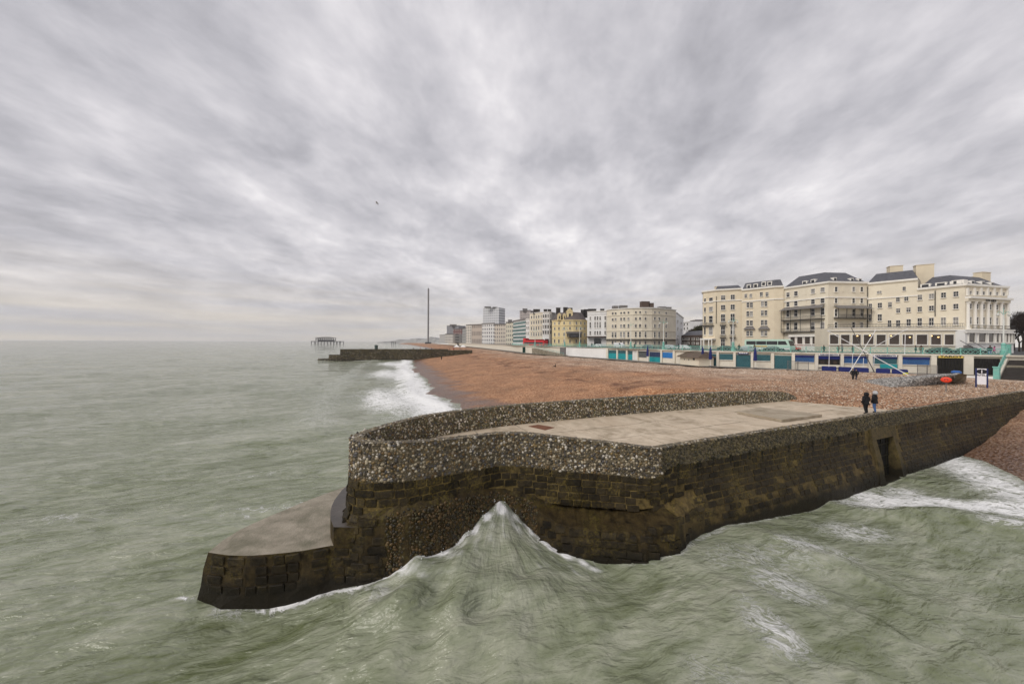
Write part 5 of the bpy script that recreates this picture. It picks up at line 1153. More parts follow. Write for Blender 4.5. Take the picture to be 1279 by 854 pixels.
m = MB(); xs = np.linspace(470, 640, 60); ln = []
for i, px in enumerate(xs):
    q = V(px, 2300); hgt = 26*max(0, (px-474)/60)**.7*(1+.35*math.sin(i*.9)+.2*math.sin(i*2.3))+5; ln.append((q.x, hgt))
vs = [(x, 2300, -1) for x, h in ln]+[(x, 2330, h) for x, h in ln]+[(x, 2900, h*.8) for x, h in ln]; n = len(ln)
m.add(vs, [(i, i+1, n+i+1, n+i) for i in range(n-1)]+[(n+i, n+i+1, 2*n+i+1, 2*n+i) for i in range(n-1)]); kind(m.build('distant_land', mat('distant_town', (.20, .20, .19), .9, .35, .02, col2=(.36, .35, .33))), 'structure')

# ------------------------------------------------------------------ trees
def bark(): return mat('winter_bark', (.035, .026, .020), .9, .3, 3)
def winter_tree(label, x, y, h, spread, seed, leaf=None, group=None):
    r = random.Random(seed); t = thing('bare_tree', label, 'tree', (x, y, ROAD), group); m = MB(); tips = []
    def grow(p, d, ln, rad, lv):
        q = p+d*ln; m.bar(p, q, rad, 5, rad*.68)
        if lv == 0: tips.append(q); return
        for _ in range(3):
            nd = (d+Vector((r.gauss(0, .5), r.gauss(0, .5), r.gauss(.12, .3)))).normalized(); grow(q, nd, ln*r.uniform(.62, .82), rad*.62, lv-1)
    grow(Vector((x, y, ROAD-.2)), Vector((0, 0, 1)), h*.30, h*.028, 4); m.build('trunk', bark(), t)
    c = MB()
    for q in tips:
        for _ in range(38):
            d = Vector((r.gauss(0, 1), r.gauss(0, 1), r.gauss(.2, .8))).normalized(); L_ = r.uniform(.4, 1.0)*h*.07; s = d.cross(Vector((r.random(), r.random(), 1))).normalized()*h*.0035
            e = q+Vector((r.gauss(0, 1), r.gauss(0, 1), r.gauss(0, .8)))*h*.035
            c.add([tuple(e-s), tuple(e+s), tuple(e+d*L_)], [(0, 1, 2)])
            if leaf: w = Vector((r.gauss(0, 1), r.gauss(0, 1), r.gauss(0, 1))).normalized()*h*.016; g = e+d*L_*.6; c.add([tuple(g-w), tuple(g+s*4), tuple(g+w), tuple(g-s*4)], [(0, 1, 2, 3)])
    c.build('crown', leaf or mat('twigs', (.05, .034, .028), .9, .3), t)
M_ivy = mat('dull_leaves', (.075, .075, .03), .8, .4, 2)
v = V(1278, 112); winter_tree('dark bare tree at the right edge behind the white conservatory', v.x, v.y, 14, 5, 1)
v = V(1266, 122); winter_tree('dark bare tree just right of the columned hotel front', v.x, v.y, 13, 5, 2)
v = V(1292, 100); winter_tree('dark bare tree half cut by the right edge of the view', v.x, v.y, 12, 5, 3)
v = V(1273, 104); winter_tree('dark bare tree between the two trees right of the conservatory', v.x, v.y, 9, 5, 7)
v = V(1286, 118); winter_tree('tall dark bare tree behind the others at the right edge', v.x, v.y, 15, 5, 8)
v = V(875, 205); winter_tree('olive leaved tree above the dark brick terrace', v.x, v.y, 14, 6, 4, M_ivy)
v = V(867, 215); winter_tree('brownish tree behind the dark brick terrace', v.x, v.y, 12, 6, 5, mat('brown_leaves', (.09, .055, .025), .8, .4, 2))

# ------------------------------------------------------------------ the second groyne
g2 = thing('far_stone_groyne', 'dark far groyne with stepped seaward end beyond the shingle beach', 'groyne', (V(500, 186).x, 186, 0))
M_g2 = wet_stone('far_groyne_stone', (.035, .028, .016), (.10, .08, .045), (.13, .10, .04), low=WEED)
zt2 = Z(425, 436, 184)
def gbox(px0, px1, d0, d1, ytop, th, name):
    a, b = V(px0, d0), V(px1, d1); d, n = normal(a, b); m = MB(); lo, hi = [], []; k = 30; zt = Z(px0, ytop, d0)
    ring = [a.lerp(b, i/k)+n*0 for i in range(k+1)]; r = random.Random(2)
    vs, fs = [], []
    for i, p in enumerate(ring):
        for o, z in ((-th, -2), (-th, zt), (0, zt), (.15, zt-.8), (.35, zt*.5), (.9, -2)): vs.append((p.x+n.x*(o+r.gauss(0, .05)), p.y+n.y*(o+r.gauss(0, .05)), z+(r.gauss(0, .06) if 0 < z < zt else 0)))
    for i in range(k):
        for j in range(5): q = i*6+j; fs.append((q, q+1, q+7, q+6))
    fs += [tuple(range(6)), tuple(k*6+j for j in (5, 4, 3, 2, 1, 0))]; m.add(vs, fs); return m.build(name, M_g2, g2)
gbox(425, 560, 184, 200, 436, 5, 'wall'); gbox(560, 590, 200, 205, 437.4, 5, 'wall'); gbox(411, 425, 184.4, 184.2, 443, 5, 'step'); gbox(397.5, 411, 185, 184.5, 448, 5, 'step')
m = MB(); a, b = V(426, 184.6), V(575, 202); d, n = normal(a, b); m.prism([(a.x-n.x*.4, a.y-n.y*.4), (b.x-n.x*.4, b.y-n.y*.4), (b.x-n.x*7, b.y-n.y*7), (a.x-n.x*7, a.y-n.y*7)], 0, zt2-.9); m.build('deck', M_conc_dark, g2)
P_, N_ = [], []; r_ = np.random.default_rng(14)
for px0, px1, d0, d1, yt, cnt in ((425, 560, 184, 200, 436, 2600), (560, 590, 200, 205, 437.4, 400), (411, 425, 184.4, 184.2, 443, 160), (397.5, 411, 185, 184.5, 448, 90)):
    a, b = V(px0, d0), V(px1, d1); d, n = normal(a, b); zt = Z(px0, yt, d0)
    for _ in range(cnt):
        t, zz = r_.random(), r_.random()*(zt+.3)-.3; o = float(np.interp(zz, [-2, zt*.5, zt-.8, zt], [.9, .35, .15, 0])); p = a.lerp(b, t)+n*(o-.05); P_.append((p.x, p.y, zz)); N_.append((n.x, n.y, .1))
stones('facing_stones', P_, N_, .26, [(.03, .024, .014), (.06, .047, .026), (.11, .088, .05), (.17, .145, .10), (.025, .021, .014), (.09, .075, .035)], g2, flat=.5, seed=15)
m = MB(); q = V(470, 192); m.lathe((q.x, q.y, zt2-.9), ((.9, 0), (.9, 2.6), (1.05, 2.7), (1.05, 2.95), (.2, 3.3)), 10); tag(m.build('marker_post', mat('green_grey_paint', (.07, .10, .09), .6, .2)), 'dark green squat beacon standing on the far groyne', 'beacon')
# ------------------------------------------------------------------ people
M_skin = mat('skin', (.45, .29, .21), .6, .05); M_blk = mat('black_cloth', (.012, .012, .014), .9, .3, 6); M_jean = mat('blue_denim', (.06, .13, .30), .9, .2, 8); M_hood = mat('grey_hood', (.45, .45, .46), .9, .15, 8)
M_dkhair = mat('dark_hair', (.02, .014, .010), .8, .3, 9); M_pink = mat('pink_coat', (.62, .04, .25), .8, .15, 6); M_navyc = mat('navy_cloth', (.02, .025, .05), .9, .2, 6); M_greyc = mat('grey_cloth', (.16, .16, .17), .9, .2, 6); M_redc = mat('red_cloth', (.45, .05, .05), .9, .2, 6); M_brownc = mat('brown_cloth', (.13, .07, .04), .9, .2, 6)
M_shoe = mat('dark_shoes', (.02, .018, .017), .7, .2)
def body_mesh(pose):
    J = {'pel': (0, 0, .94, .135), 'wai': (0, .0, 1.08, .135), 'che': (0, .01, 1.30, .165), 'sho': (0, .0, 1.43, .12), 'nek': (0, -.01, 1.52, .058), 'hed': (0, -.02, 1.62, .088), 'top': (0, -.015, 1.72, .075)}
    if pose == 'stand': L = {'hl': (.10, 0, .90, .10), 'kl': (.105, .03, .50, .072), 'al': (.11, -.02, .09, .048), 'tl': (.115, .12, .045, .045), 'hr': (-.10, 0, .90, .10), 'kr': (-.10, -.01, .50, .072), 'ar': (-.10, -.08, .09, .048), 'tr': (-.105, .06, .045, .045)}
    elif pose == 'walk': L = {'hl': (.10, 0, .90, .10), 'kl': (.10, .16, .52, .072), 'al': (.10, .22, .10, .048), 'tl': (.10, .36, .06, .045), 'hr': (-.10, 0, .90, .10), 'kr': (-.10, -.05, .50, .072), 'ar': (-.10, -.30, .14, .048), 'tr': (-.10, -.20, .045, .045)}
    else:
        J = {k: (x, y, z-.80, r) for k, (x, y, z, r) in J.items()}
        L = {'hl': (.10, .02, .13, .10), 'kl': (.16, .42, .38, .072), 'al': (.13, .66, .09, .05), 'tl': (.13, .78, .05, .045), 'hr': (-.10, .02, .13, .10), 'kr': (-.16, .42, .36, .072), 'ar': (-.14, .68, .09, .05), 'tr': (-.14, .80, .05, .045)}
    z = -.80 if pose == 'sit' else 0
    A = {}
    for s, k in ((1, 'l'), (-1, 'r')):
        if pose == 'sit': A.update({'s'+k: (s*.20, 0, 1.40+z, .075), 'e'+k: (s*.27, .16, 1.16+z, .056), 'w'+k: (s*.17, .40, 1.16+z, .042), 'f'+k: (s*.13, .48, 1.17+z, .036)})
        elif pose == 'stand': A.update({'s'+k: (s*.205, 0, 1.40, .078), 'e'+k: (s*.29, -.05, 1.13, .060), 'w'+k: (s*.235, .09, .96, .045), 'f'+k: (s*.20, .13, .92, .042)})
        else: A.update({'s'+k: (s*.205, 0, 1.40, .078), 'e'+k: (s*.27, -s*.10, 1.14, .058), 'w'+k: (s*.25, s*-.02+.06, .92, .042), 'f'+k: (s*.245, s*-.02+.10, .84, .038)})
    P = {**J, **L, **A}; names = list(P); E = [('pel', 'wai'), ('wai', 'che'), ('che', 'sho'), ('sho', 'nek'), ('nek', 'hed'), ('hed', 'top')]
    for k in 'lr': E += [('pel', 'h'+k), ('h'+k, 'k'+k), ('k'+k, 'a'+k), ('a'+k, 't'+k), ('sho', 's'+k), ('s'+k, 'e'+k), ('e'+k, 'w'+k), ('w'+k, 'f'+k)]
    me = bpy.data.meshes.new('b'); me.from_pydata([P[n][:3] for n in names], [(names.index(a), names.index(b)) for a, b in E], []); o = bpy.data.objects.new('b', me); C.objects.link(o)
    o.modifiers.new('s', 'SKIN')
    for i, n in enumerate(names): v = me.skin_vertices[0].data[i]; v.radius = (P[n][3]*(1.15 if n in ('che', 'wai', 'pel', 'sho') else 1), P[n][3]*(.85 if n in ('che', 'wai', 'pel') else 1)); v.use_root = (n == 'pel')
    ss = o.modifiers.new('u', 'SUBSURF'); ss.levels = 2; ss.render_levels = 2
    dg = bpy.context.evaluated_depsgraph_get(); r = bpy.data.meshes.new_from_object(o.evaluated_get(dg)); bpy.data.objects.remove(o); bpy.data.meshes.remove(me)
    r.polygons.foreach_set('use_smooth', [True]*len(r.polygons)); r.materials.clear()
    mi = []
    for p in r.polygons:
        x, y, zz = p.center; zz -= z
        if pose == 'sit': mi.append(0 if zz > 1.54 else (3 if (y > .6 and zz < .95) else (2 if (zz < 1.02 and not (abs(x) > .2 and y < .3)) or (y > .30 and zz < 1.28 and abs(x) < .26 and zz < 1.12) else 1)))
        else: mi.append(0 if zz > 1.52 or (abs(x) > .17 and zz < .89 and zz > .80) else (3 if zz < .11 else (2 if zz < .86 else 1)))
    r['mi'] = mi; r.polygons.foreach_set('material_index', mi); return r
BODY = {k: body_mesh(k) for k in ('stand', 'walk', 'sit')}
def person(label, loc, heading, h, top, legs, hair, pose='walk', hood=None, group=None, skirt=None):
    t = thing('person', label, 'person', loc, group); s = h/1.78
    mw = Matrix.Translation(loc) @ Matrix.Rotation(heading, 4, 'Z') @ Matrix.Diagonal((s*(1.22 if hood else 1.08), s*(1.18 if hood else 1.05), s, 1))
    me = BODY[pose].copy()
    for m_ in (M_skin, top, legs, M_shoe): me.materials.append(m_)
    put('body', me, None, t, mw); z = -.80 if pose == 'sit' else 0
    b = MB(); hm = hair if hood is None else hood
    prof = ((.072, -.055), (.105, .0), (.112, .06), (.095, .12), (.05, .165), (.01, .175)) if hood is None else ((.10, -.12), (.135, -.05), (.138, .04), (.115, .12), (.06, .17), (.01, .18))
    b.lathe((0, -.045 if hood is None else -.035, 1.625+z), prof, 12); put('hair' if hood is None else 'hood', b.mesh('hair', True), hm, t, mw)
    if pose != 'sit':      # coat hanging over the hips
        b = MB(); n = 14; rings = []
        for rx, ry, zz in ((.185, .135, 1.30), (.19, .15, 1.08), (.205, .165, .92), (.215, .175, .78), (.205, .165, .775)): rings.append([(rx*math.cos(6.283*i/n), ry*math.sin(6.283*i/n), zz) for i in range(n)])
        vs = [p for r_ in rings for p in r_]; fs = [(k*n+i, (k+1)*n+i, (k+1)*n+(i+1) % n, k*n+(i+1) % n) for k in range(len(rings)-1) for i in range(n)]
        b.add(vs, fs); put('coat', b.mesh('coat', True), top, t, mw)
    return t
q = G(1081.3, 516.5, DECK); person('person in black hooded coat and black trousers standing on the groyne deck', (q.x, q.y, DECK), .2, 1.74, M_blk, M_blk, M_dkhair, 'stand', M_blk)
q = G(1092.2, 515.3, DECK); person('person in black coat, pale grey hood and blue jeans on the groyne deck', (q.x, q.y, DECK), .5, 1.80, M_blk, M_jean, M_dkhair, 'stand', M_hood)
def ground(px, py):         # stand on the shingle
    for d in np.arange(24, 200, .25):
        p = V(px, d); z = float(beach_z(np.array([p.x]), np.array([p.y]))[0])
        if Z(px, py, d) <= z: return Vector((p.x, p.y, z))
    return G(px, py, 4.9)
q = ground(1065.6, 474.3); person('dark dressed person walking left of a companion in front of the blue crash mats', tuple(q), 2.6, 1.72, M_blk, M_blk, M_dkhair, 'walk'); 
q = q+Vector((.55, .05, 0)); person('dark dressed person on the right of the pair in front of the blue crash mats', tuple(q), 2.9, 1.70, M_blk, M_navyc, M_dkhair, 'walk')
q = ground(694, 458.5); person('person in black sitting alone on the open shingle', tuple(q), 1.5, 1.75, M_blk, M_blk, M_dkhair, 'sit')
q = ground(551.5, 449.6); person('tiny dark figure walking beside the far groyne on the shingle', tuple(q), .4, 1.75, M_blk, M_blk, M_dkhair, 'walk')
def on_prom(px, o=-1.2): p = arc_pt(px, o)[0]; return (p.x, p.y, ROAD+.01)
PR = [(1149, M_blk, M_blk, 'person in black coat leaning by the railing above the tarot arch'), (1156, M_brownc, M_greyc, 'person in brown coat by the railing above the tarot arch'), (1243.5, M_blk, M_jean, 'person in black coat at the railing near the lamp post'), (1249, M_pink, M_greyc, 'person in pink coat at the railing near the lamp post'),
      (1032, M_blk, M_blk, 'person in black on the upper promenade behind the left amusements sign'), (1050, M_brownc, M_blk, 'person in brown walking above the second blue shutter'), (1055, M_greyc, M_navyc, 'person in grey walking above the second blue shutter'), (942.5, M_brownc, M_blk, 'person in brown on the promenade behind the single blue parasol'), (923, M_blk, M_blk, 'person in black on the promenade in front of the coach'),
      (844, M_navyc, M_blk, 'person in navy on the promenade above the tiled hut'), (736, M_blk, M_jean, 'person in black outside the tall white hotel'), (789, M_blk, M_navyc, 'person in black outside the bow fronted hotel'), (1068, M_blk, M_greyc, 'person in black walking past the glazed restaurant')]
for i, (px, tp, lg, lb) in enumerate(PR): person(lb, on_prom(px), random.uniform(0, 6.28), random.uniform(1.62, 1.82), tp, lg, M_dkhair, 'walk' if i % 2 else 'stand', group='people on the promenade')
for i, (px, tp) in enumerate(((515, M_blk), (524, M_redc), (531, M_blk), (538, M_greyc), (561, M_blk), (566, M_redc))):
    p = V(px, 195+px*.0); person(['small dark figure nearest the beacon on the far groyne', 'small red figure on the far groyne', 'small dark figure midway along the far groyne', 'small grey figure on the far groyne', 'dark figure at the landward end of the far groyne', 'red figure at the landward end of the far groyne'][i], (p.x, p.y+2, zt2-.9), i*1.3, 1.75, tp, M_blk, M_dkhair, 'walk' if i % 2 else 'stand', group='people on the far groyne')
for i, px in enumerate((673.5, 677)):
    p = ground(px, 440.5); person(['dark figure resting beside the dark green container', 'dark figure farther from the dark green container'][i], (p.x, p.y, p.z), 3, 1.75, M_blk, M_blk, M_dkhair, 'sit' if i == 0 else 'stand')

# loose pebbles on the upper beach: far too many to count
def pebbles():
    r = np.random.default_rng(55); s = 20+55*r.random(26000)**1.2; n = .6+30*r.random(26000)**1.3
    x = C0[0]+SD[0]*s+SN[0]*n; y = C0[1]+SD[1]*s+SN[1]*n; z = beach_z(x, y); d = prom_dist(x, y); ok = (d > 5) & (z > 4.88); x, y, z = x[ok], y[ok], z[ok]
    pts = np.stack([x, y, z+.012], -1); nr = np.stack([r.normal(size=len(x))*.25, r.normal(size=len(x))*.25, np.ones(len(x))], -1)
    stones('pebbles', pts, nr, .062, [(.20, .115, .065), (.36, .22, .13), (.44, .30, .195), (.55, .43, .31), (.10, .06, .04), (.30, .17, .09), (.14, .085, .05), (.40, .25, .15), (.33, .19, .105), (.66, .58, .48)], None, seed=56)
pebbles()
# ------------------------------------------------------------------ lamp posts
def lamp(px, o, label, h=8.5, z=ROAD):
    p = arc_pt(px, o)[0]; t = thing('lamp_post', label, 'lamp post', (p.x, p.y, z), 'ornate lamp posts on the promenade'); m = MB()
    m.lathe((p.x, p.y, z), ((.42, 0), (.42, .9), (.30, 1.0), (.26, 1.9), (.34, 2.0), (.16, 2.3)), 10); m.build('base', M_turq, t)
    m = MB(); m.lathe((p.x, p.y, z+2.25), ((.12, 0), (.085, h-3.2)), 8); m.build('shaft', mat('pale_lamp_paint', (.66, .68, .64), .6, .1), t)
    m = MB()
    for s in (-1, 1):
        for a, b in (((0, h-1.1), (.5, h-.55)), ((.5, h-.55), (.95, h-.5)), ((.95, h-.5), (1.05, h-.75))): m.bar((p.x+s*a[0], p.y, z+a[1]), (p.x+s*b[0], p.y, z+b[1]), .04, 5)
    m.bar((p.x, p.y, z+h-1.0), (p.x, p.y, z+h+.2), .05, 6, .02); m.build('bracket', M_turq, t)
    for s in (-1, 1): m = MB(); m.lathe((p.x+s*1.05, p.y, z+h-1.35), ((.08, 0), (.2, .15), (.22, .35), (.12, .52), (.05, .6)), 8); m.build('lantern', mat('frosted_lantern', (.55, .56, .52), .4, .1), t)
lamp(1257, -.6, 'ornate lamp post at the head of the steps by the conservatory', 8.6); lamp(915.5, -.6, 'ornate lamp post in front of the left wing of the cream hotel', 8.2)
lamp(827, -.6, 'ornate lamp post before the right end of the bow fronted hotel', 8.6); lamp(786, -.6, 'ornate lamp post before the left end of the bow fronted hotel', 8.6); lamp(722.5, -.6, 'ornate lamp post before the yellow gabled hotel', 8.6); lamp(704, -.6, 'ornate lamp post just left of the yellow gabled hotel', 8.6); lamp(667, -.6, 'ornate lamp post beyond the red open top bus', 8.6)

# ------------------------------------------------------------------ vehicles
M_tyre = mat('tyre', (.02, .02, .02), .8, .2)
def wheels(t, pts, r, ang):
    for x, y, z in pts:
        m = MB(); d = Vector((-math.sin(ang), math.cos(ang), 0))*.12; m.bar(Vector((x, y, z))-d, Vector((x, y, z))+d, r, 12); w = m.build('wheel', M_tyre, t)
        m = MB(); m.bar(Vector((x, y, z))-d*1.06, Vector((x, y, z))+d*1.06, r*.55, 10); m.build('rim', M_lead, w)
def car(label, px, off, col, L_=4.3, hgt=1.45, van=False, z=ROAD-.12):
    p, tt, n = arc_pt(px, -off); ang = math.atan2(tt.y, tt.x); t = thing('car' if not van else 'van', label, 'car' if not van else 'van', (p.x, p.y, z), 'vehicles on the seafront road')
    def W(x, y, zz): return (p.x+tt.x*x-tt.y*y, p.y+tt.y*x+tt.x*y, z+zz)
    prof = [(-.5, .35), (-.5, .72), (-.47, .95), (-.38, 1.0), (-.24, hgt), (.12, hgt), (.28, .98), (.46, .86), (.5, .65), (.5, .35)] if not van else [(-.5, .35), (-.5, hgt*.98), (-.46, hgt), (.22, hgt), (.36, hgt*.62), (.48, hgt*.55), (.5, .7), (.5, .35)]
    k = len(prof); vs = []
    for y, sh in ((-.86, 0), (.86, 0)):
        for x, zz in prof: vs.append(W(x*L_, y*(.84 if zz > 1.1 else 1), zz))
    m = MB(); m.add(vs, [tuple(range(k)), tuple(range(2*k-1, k-1, -1))]+[(i, k+i, k+(i+1) % k, (i+1) % k) for i in range(k)]); m.build('body', mat('car_paint_%s' % (str(col)), col, .25, .05, spec=.6), t)
    m = MB()
    for s in (-1, 1):
        y = s*.80
        q = [(-.33, 1.03), (-.225, hgt-.08), (.105, hgt-.08), (.235, 1.03)] if not van else [(.10, hgt*.62), (.10, hgt*.92), (.22, hgt*.92), (.33, hgt*.62)]
        m.add([W(x*L_, y*(.93 if zz > 1.1 else 1.06), zz) for x, zz in q], [(0, 1, 2, 3) if s < 0 else (3, 2, 1, 0)])
    m.build('side_window', M_glass, t)
    wheels(t, [W(x*L_, y, .32) for x in (-.31, .31) for y in (-.80, .80)], .32, ang)
car('dark grey car parked in front of the coach', 966, 6.8, (.05, .055, .065)); car('silver car parked behind the coach', 934, 6.8, (.40, .42, .44)); car('dark car on the road left of the white porch', 893, 7, (.03, .03, .035))
car('red car in the side road beside the dark brick terrace', 866, 40, (.50, .02, .02)); car('white car in front of the yellow gabled hotel', 716, 14, (.72, .72, .72)); car('white van in front of the tall white hotel', 742, 12, (.7, .7, .7), 5.0, 2.1, True); car('silver car outside the bow fronted hotel', 798, 12, (.5, .52, .54)); car('white car outside the bow fronted hotel entrance', 812, 12, (.7, .7, .7)); car('grey car left of the bow fronted hotel entrance', 776, 12, (.12, .13, .14))
car('white car below the glass office block', 646, 14, (.7, .7, .7)); car('dark car beside the hotel conservatory', 1222, 9, (.025, .025, .03)); car('black car at the head of the seafront steps', 1266, 10, (.02, .02, .022)); car('white van among traffic below the white seafront hotel', 621, 14, (.7, .7, .7), 5.2, 2.2, True)
# the coach
def coach():
    p0, p1 = V(930, 101), V(987, 90.5); d, n = normal(p0, p1); L_ = (p1-p0).length; z = ROAD-.12; t = thing('coach', 'pale green and white coach parked before the cream hotel', 'coach', (p0.x, p0.y, z))
    def W(x, y, zz): q = p0+d*x-n*y; return (q.x, q.y, z+zz)
    prof = [(0, .4), (0, 2.9), (.25, 3.25), (L_-1.5, 3.25), (L_-.55, 2.9), (L_-.1, 1.5), (L_, 1.1), (L_, .4)]; k = len(prof); vs = [W(x, y, zz) for y in (0, 2.5) for x, zz in prof]
    m = MB(); m.add(vs, [tuple(range(k)), tuple(range(2*k-1, k-1, -1))]+[(i, k+i, k+(i+1) % k, (i+1) % k) for i in range(k)]); o = m.build('body', mat('pale_green_paint', (.52, .70, .58), .3, .06, spec=.5), t)
    bm = bmesh.new(); bm.from_mesh(o.data); bmesh.ops.recalc_face_normals(bm, faces=bm.faces[:]); bm.to_mesh(o.data); bm.free()
    for a, b in ((.5, 3.1), (3.2, 5.8), (5.9, 8.6), (8.75, L_-1.1)):
        m = MB(); m.add([W(a, -.02, 1.75), W(b+(.5 if b > 9 else 0), -.02, 1.75), W(b, -.02, 2.75), W(a, -.02, 2.75)], [(0, 1, 2, 3)]); m.build('window', M_glass, t)
    m = MB(); m.add([W(L_-.52, .12, 2.86), W(L_-.08, .12, 1.52), W(L_-.08, 2.4, 1.52), W(L_-.52, 2.4, 2.86)], [(0, 1, 2, 3)]); w = m.build('windscreen', M_glass, t); 
    m = MB(); m.add([W(2.6, -.025, 1.0), W(6.4, -.025, 1.0), W(6.0, -.025, 1.45), W(3.0, -.025, 1.45)], [(0, 1, 2, 3)]); m.build('orange_panel', mat('orange_paint', (.62, .36, .08), .4, .1), t)
    m = MB(); m.add([W(.1, -.024, .45), W(L_-.1, -.024, .45), W(L_-.1, -.024, .95), W(.1, -.024, .95)], [(0, 1, 2, 3)]); m.build('skirt_panel', M_white, t)
    wheels(t, [W(x, y, .5) for x in (2.4, L_-3.0) for y in (.08, 2.4)], .5, math.atan2(d.y, d.x))
coach()
def bus():
    p0, p1 = V(655.5, 196), V(682, 180); d, n = normal(p0, p1); L_ = (p1-p0).length; z = ROAD-.12; t = thing('open_top_bus', 'red open top bus beyond the railing before the cream terrace house', 'bus', (p0.x, p0.y, z))
    c = (p0+p1)/2; a = math.atan2(d.y, d.x); m = MB(); m.box((c.x, c.y, z+1.75), (L_, 2.5, 2.9), a); e = p0+d*1.2; m.box((e.x, e.y, z+3.75), (2.2, 2.45, 1.1), a); m.build('body', M_red, t)
    q = c+n*1.27
    m = MB(); m.box((q.x, q.y, z+1.7), (L_*.88, .05, .8), a); m.build('window', M_glass, t); m = MB()
    for i in range(7): s = p0+d*(3+i*(L_-4)/7); m.box((s.x, s.y, z+3.4), (.5, 2.0, .5), a)
    m.build('seat_row', M_blackp, t); wheels(t, [tuple(p0+d*x+n*1.15+Vector((0, 0, z+.5))) for x in (2, L_-2.2)], .5, a)
bus()

# ------------------------------------------------------------------ beach furniture
def parasol(px, label):
    p = arc_pt(px, 2.4)[0]; t = thing('folded_parasol', label, 'parasol', (p.x, p.y, 4.9), 'folded blue parasols by the arches'); m = MB(); m.bar((p.x, p.y, 4.88), (p.x, p.y, 9.6), .07, 6); m.build('pole', M_trim, t)
    m = MB(); m.lathe((p.x, p.y, 6.6), ((.30, 0), (.40, .1), (.34, .8), (.30, 1.8), (.18, 2.6), (.05, 3.1)), 9); m.build('canopy', M_navy, t); m = MB(); m.lathe((p.x, p.y, 4.88), ((.4, 0), (.4, .12), (.1, .2)), 10); m.build('foot', M_lead, t)
parasol(883, 'folded navy parasol, left one of the pair by the teal shutter'); parasol(893, 'folded navy parasol, right one of the pair by the teal shutter'); parasol(943.5, 'single folded navy parasol beside the small navy sign'); parasol(818, 'folded navy parasol before the navy and teal arch left of the hut')
# tiled hut
hut = thing('tiled_kiosk', 'cream kiosk with low brown tiled roof on the shingle edge', 'kiosk', tuple(G(862, 453, 4.9)))
a, b = V(849.5, 92), V(873, 84.5); d, n = normal(a, b); hc = (a+b)/2; ang = math.atan2(d.y, d.x); w = (b-a).length; m = MB(); cc = hc-n*2; m.box((cc.x, cc.y, 5.9), (w, 4, 2.2), ang); m.build('wall', M_cream2, hut)
M_tile = mat('brown_tiles', (.13, .095, .075), .85, .3, 3, .6, 12, stain=(.10, .10, .05), sscale=1)
def hW(x, y, z): q = hc+d*x-n*y; return (q.x, q.y, z)
for k in range(4):
    y0, y1, z0, z1 = -.7+k*.68, -.7+(k+1)*.72, 6.95+k*.36, 6.95+(k+1)*.36; s = w/2+.6-k*.25
    nn = 14
    for i in range(nn):
        x0, x1 = -s+2*s*i/nn+.02, -s+2*s*(i+1)/nn-.02; m = MB(); m.add([hW(x0, y0, z0), hW(x1, y0, z0), hW(x1, y1, z1), hW(x0, y1, z1), hW(x0, y0, z0-.09), hW(x1, y0, z0-.09)], [(0, 1, 2, 3), (4, 5, 1, 0), (4, 0, 3), (5, 2, 1)]); m.build('tile', M_tile, hut)
m = MB(); m.add([hW(-w/2-.3, 4.7, 6.95), hW(w/2+.3, 4.7, 6.95), hW(w/2-.3, 2.1, 8.38), hW(-w/2+.3, 2.1, 8.38), hW(-w/2-.6, -.66, 6.9), hW(w/2+.6, -.66, 6.9)], [(0, 3, 2, 1), (0, 4, 3), (1, 2, 5), (0, 1, 5, 4)]); m.build('roof', M_tile, hut)
for x in (-1.9, -.1, 1.9): m = MB(); q = hW(x, -.02, 6.25); m.box((q[0], q[1], 6.25 if x != 1.9 else 6.5), (.22 if x != 1.9 else .7, .06, .35 if x != 1.9 else .45), ang); m.build('vent', M_blackp, hut)
# dark green container
gc = thing('green_container', 'dark green storage container on top of the shingle near the ramp', 'container', tuple(ground(658.5, 441))); q = ground(658.5, 441); m = MB(); m.box((q.x, q.y+1.5, q.z+1.6), (4.7, 3, 3.3), -.1); m.build('body', mat('dark_green_paint', (.012, .055, .045), .6, .2), gc)
for i in range(9): m = MB(); m.box((q.x-2.1+i*.52, q.y-.07, q.z+1.6), (.12, .08, 3.1), -.1); m.build('rib', MATS['dark_green_paint'], gc)
# ramp wall running down to the beach
rw = thing('ramp_wall', 'low sloping concrete wall of the ramp beside the dark green container', 'wall', tuple(G(690, 442, 4.9))); a, b = V(664.5, 168), V(704, 142); d, n = normal(a, b); m = MB()
q = [(a.x-n.x*2, a.y-n.y*2), (b.x-n.x*2, b.y-n.y*2), (b.x, b.y), (a.x, a.y)]; m.add([(*q[3], 4.2), (*q[2], 4.2), (*q[2], 5.2), (*q[3], 7.6), (*q[0], 4.2), (*q[1], 4.2), (*q[1], 5.2), (*q[0], 7.6)], [(0, 1, 2, 3), (3, 2, 6, 7), (1, 5, 6, 2), (0, 3, 7, 4)]); m.build('wall', M_conc_dark, rw)
m = MB(); m.bar((a.x, a.y, 8.5), (b.x, b.y, 6.1), .06, 5); [m.bar((a.lerp(b, i/10).x, a.lerp(b, i/10).y, 7.6-2.4*i/10), (a.lerp(b, i/10).x, a.lerp(b, i/10).y, 8.5-2.4*i/10), .04, 4) for i in range(11)]; m.build('handrail', M_turq, rw)
for k, px in enumerate((600, 608, 617, 626, 634, 644)):      # stone foot of the promenade beyond the crest
    pass
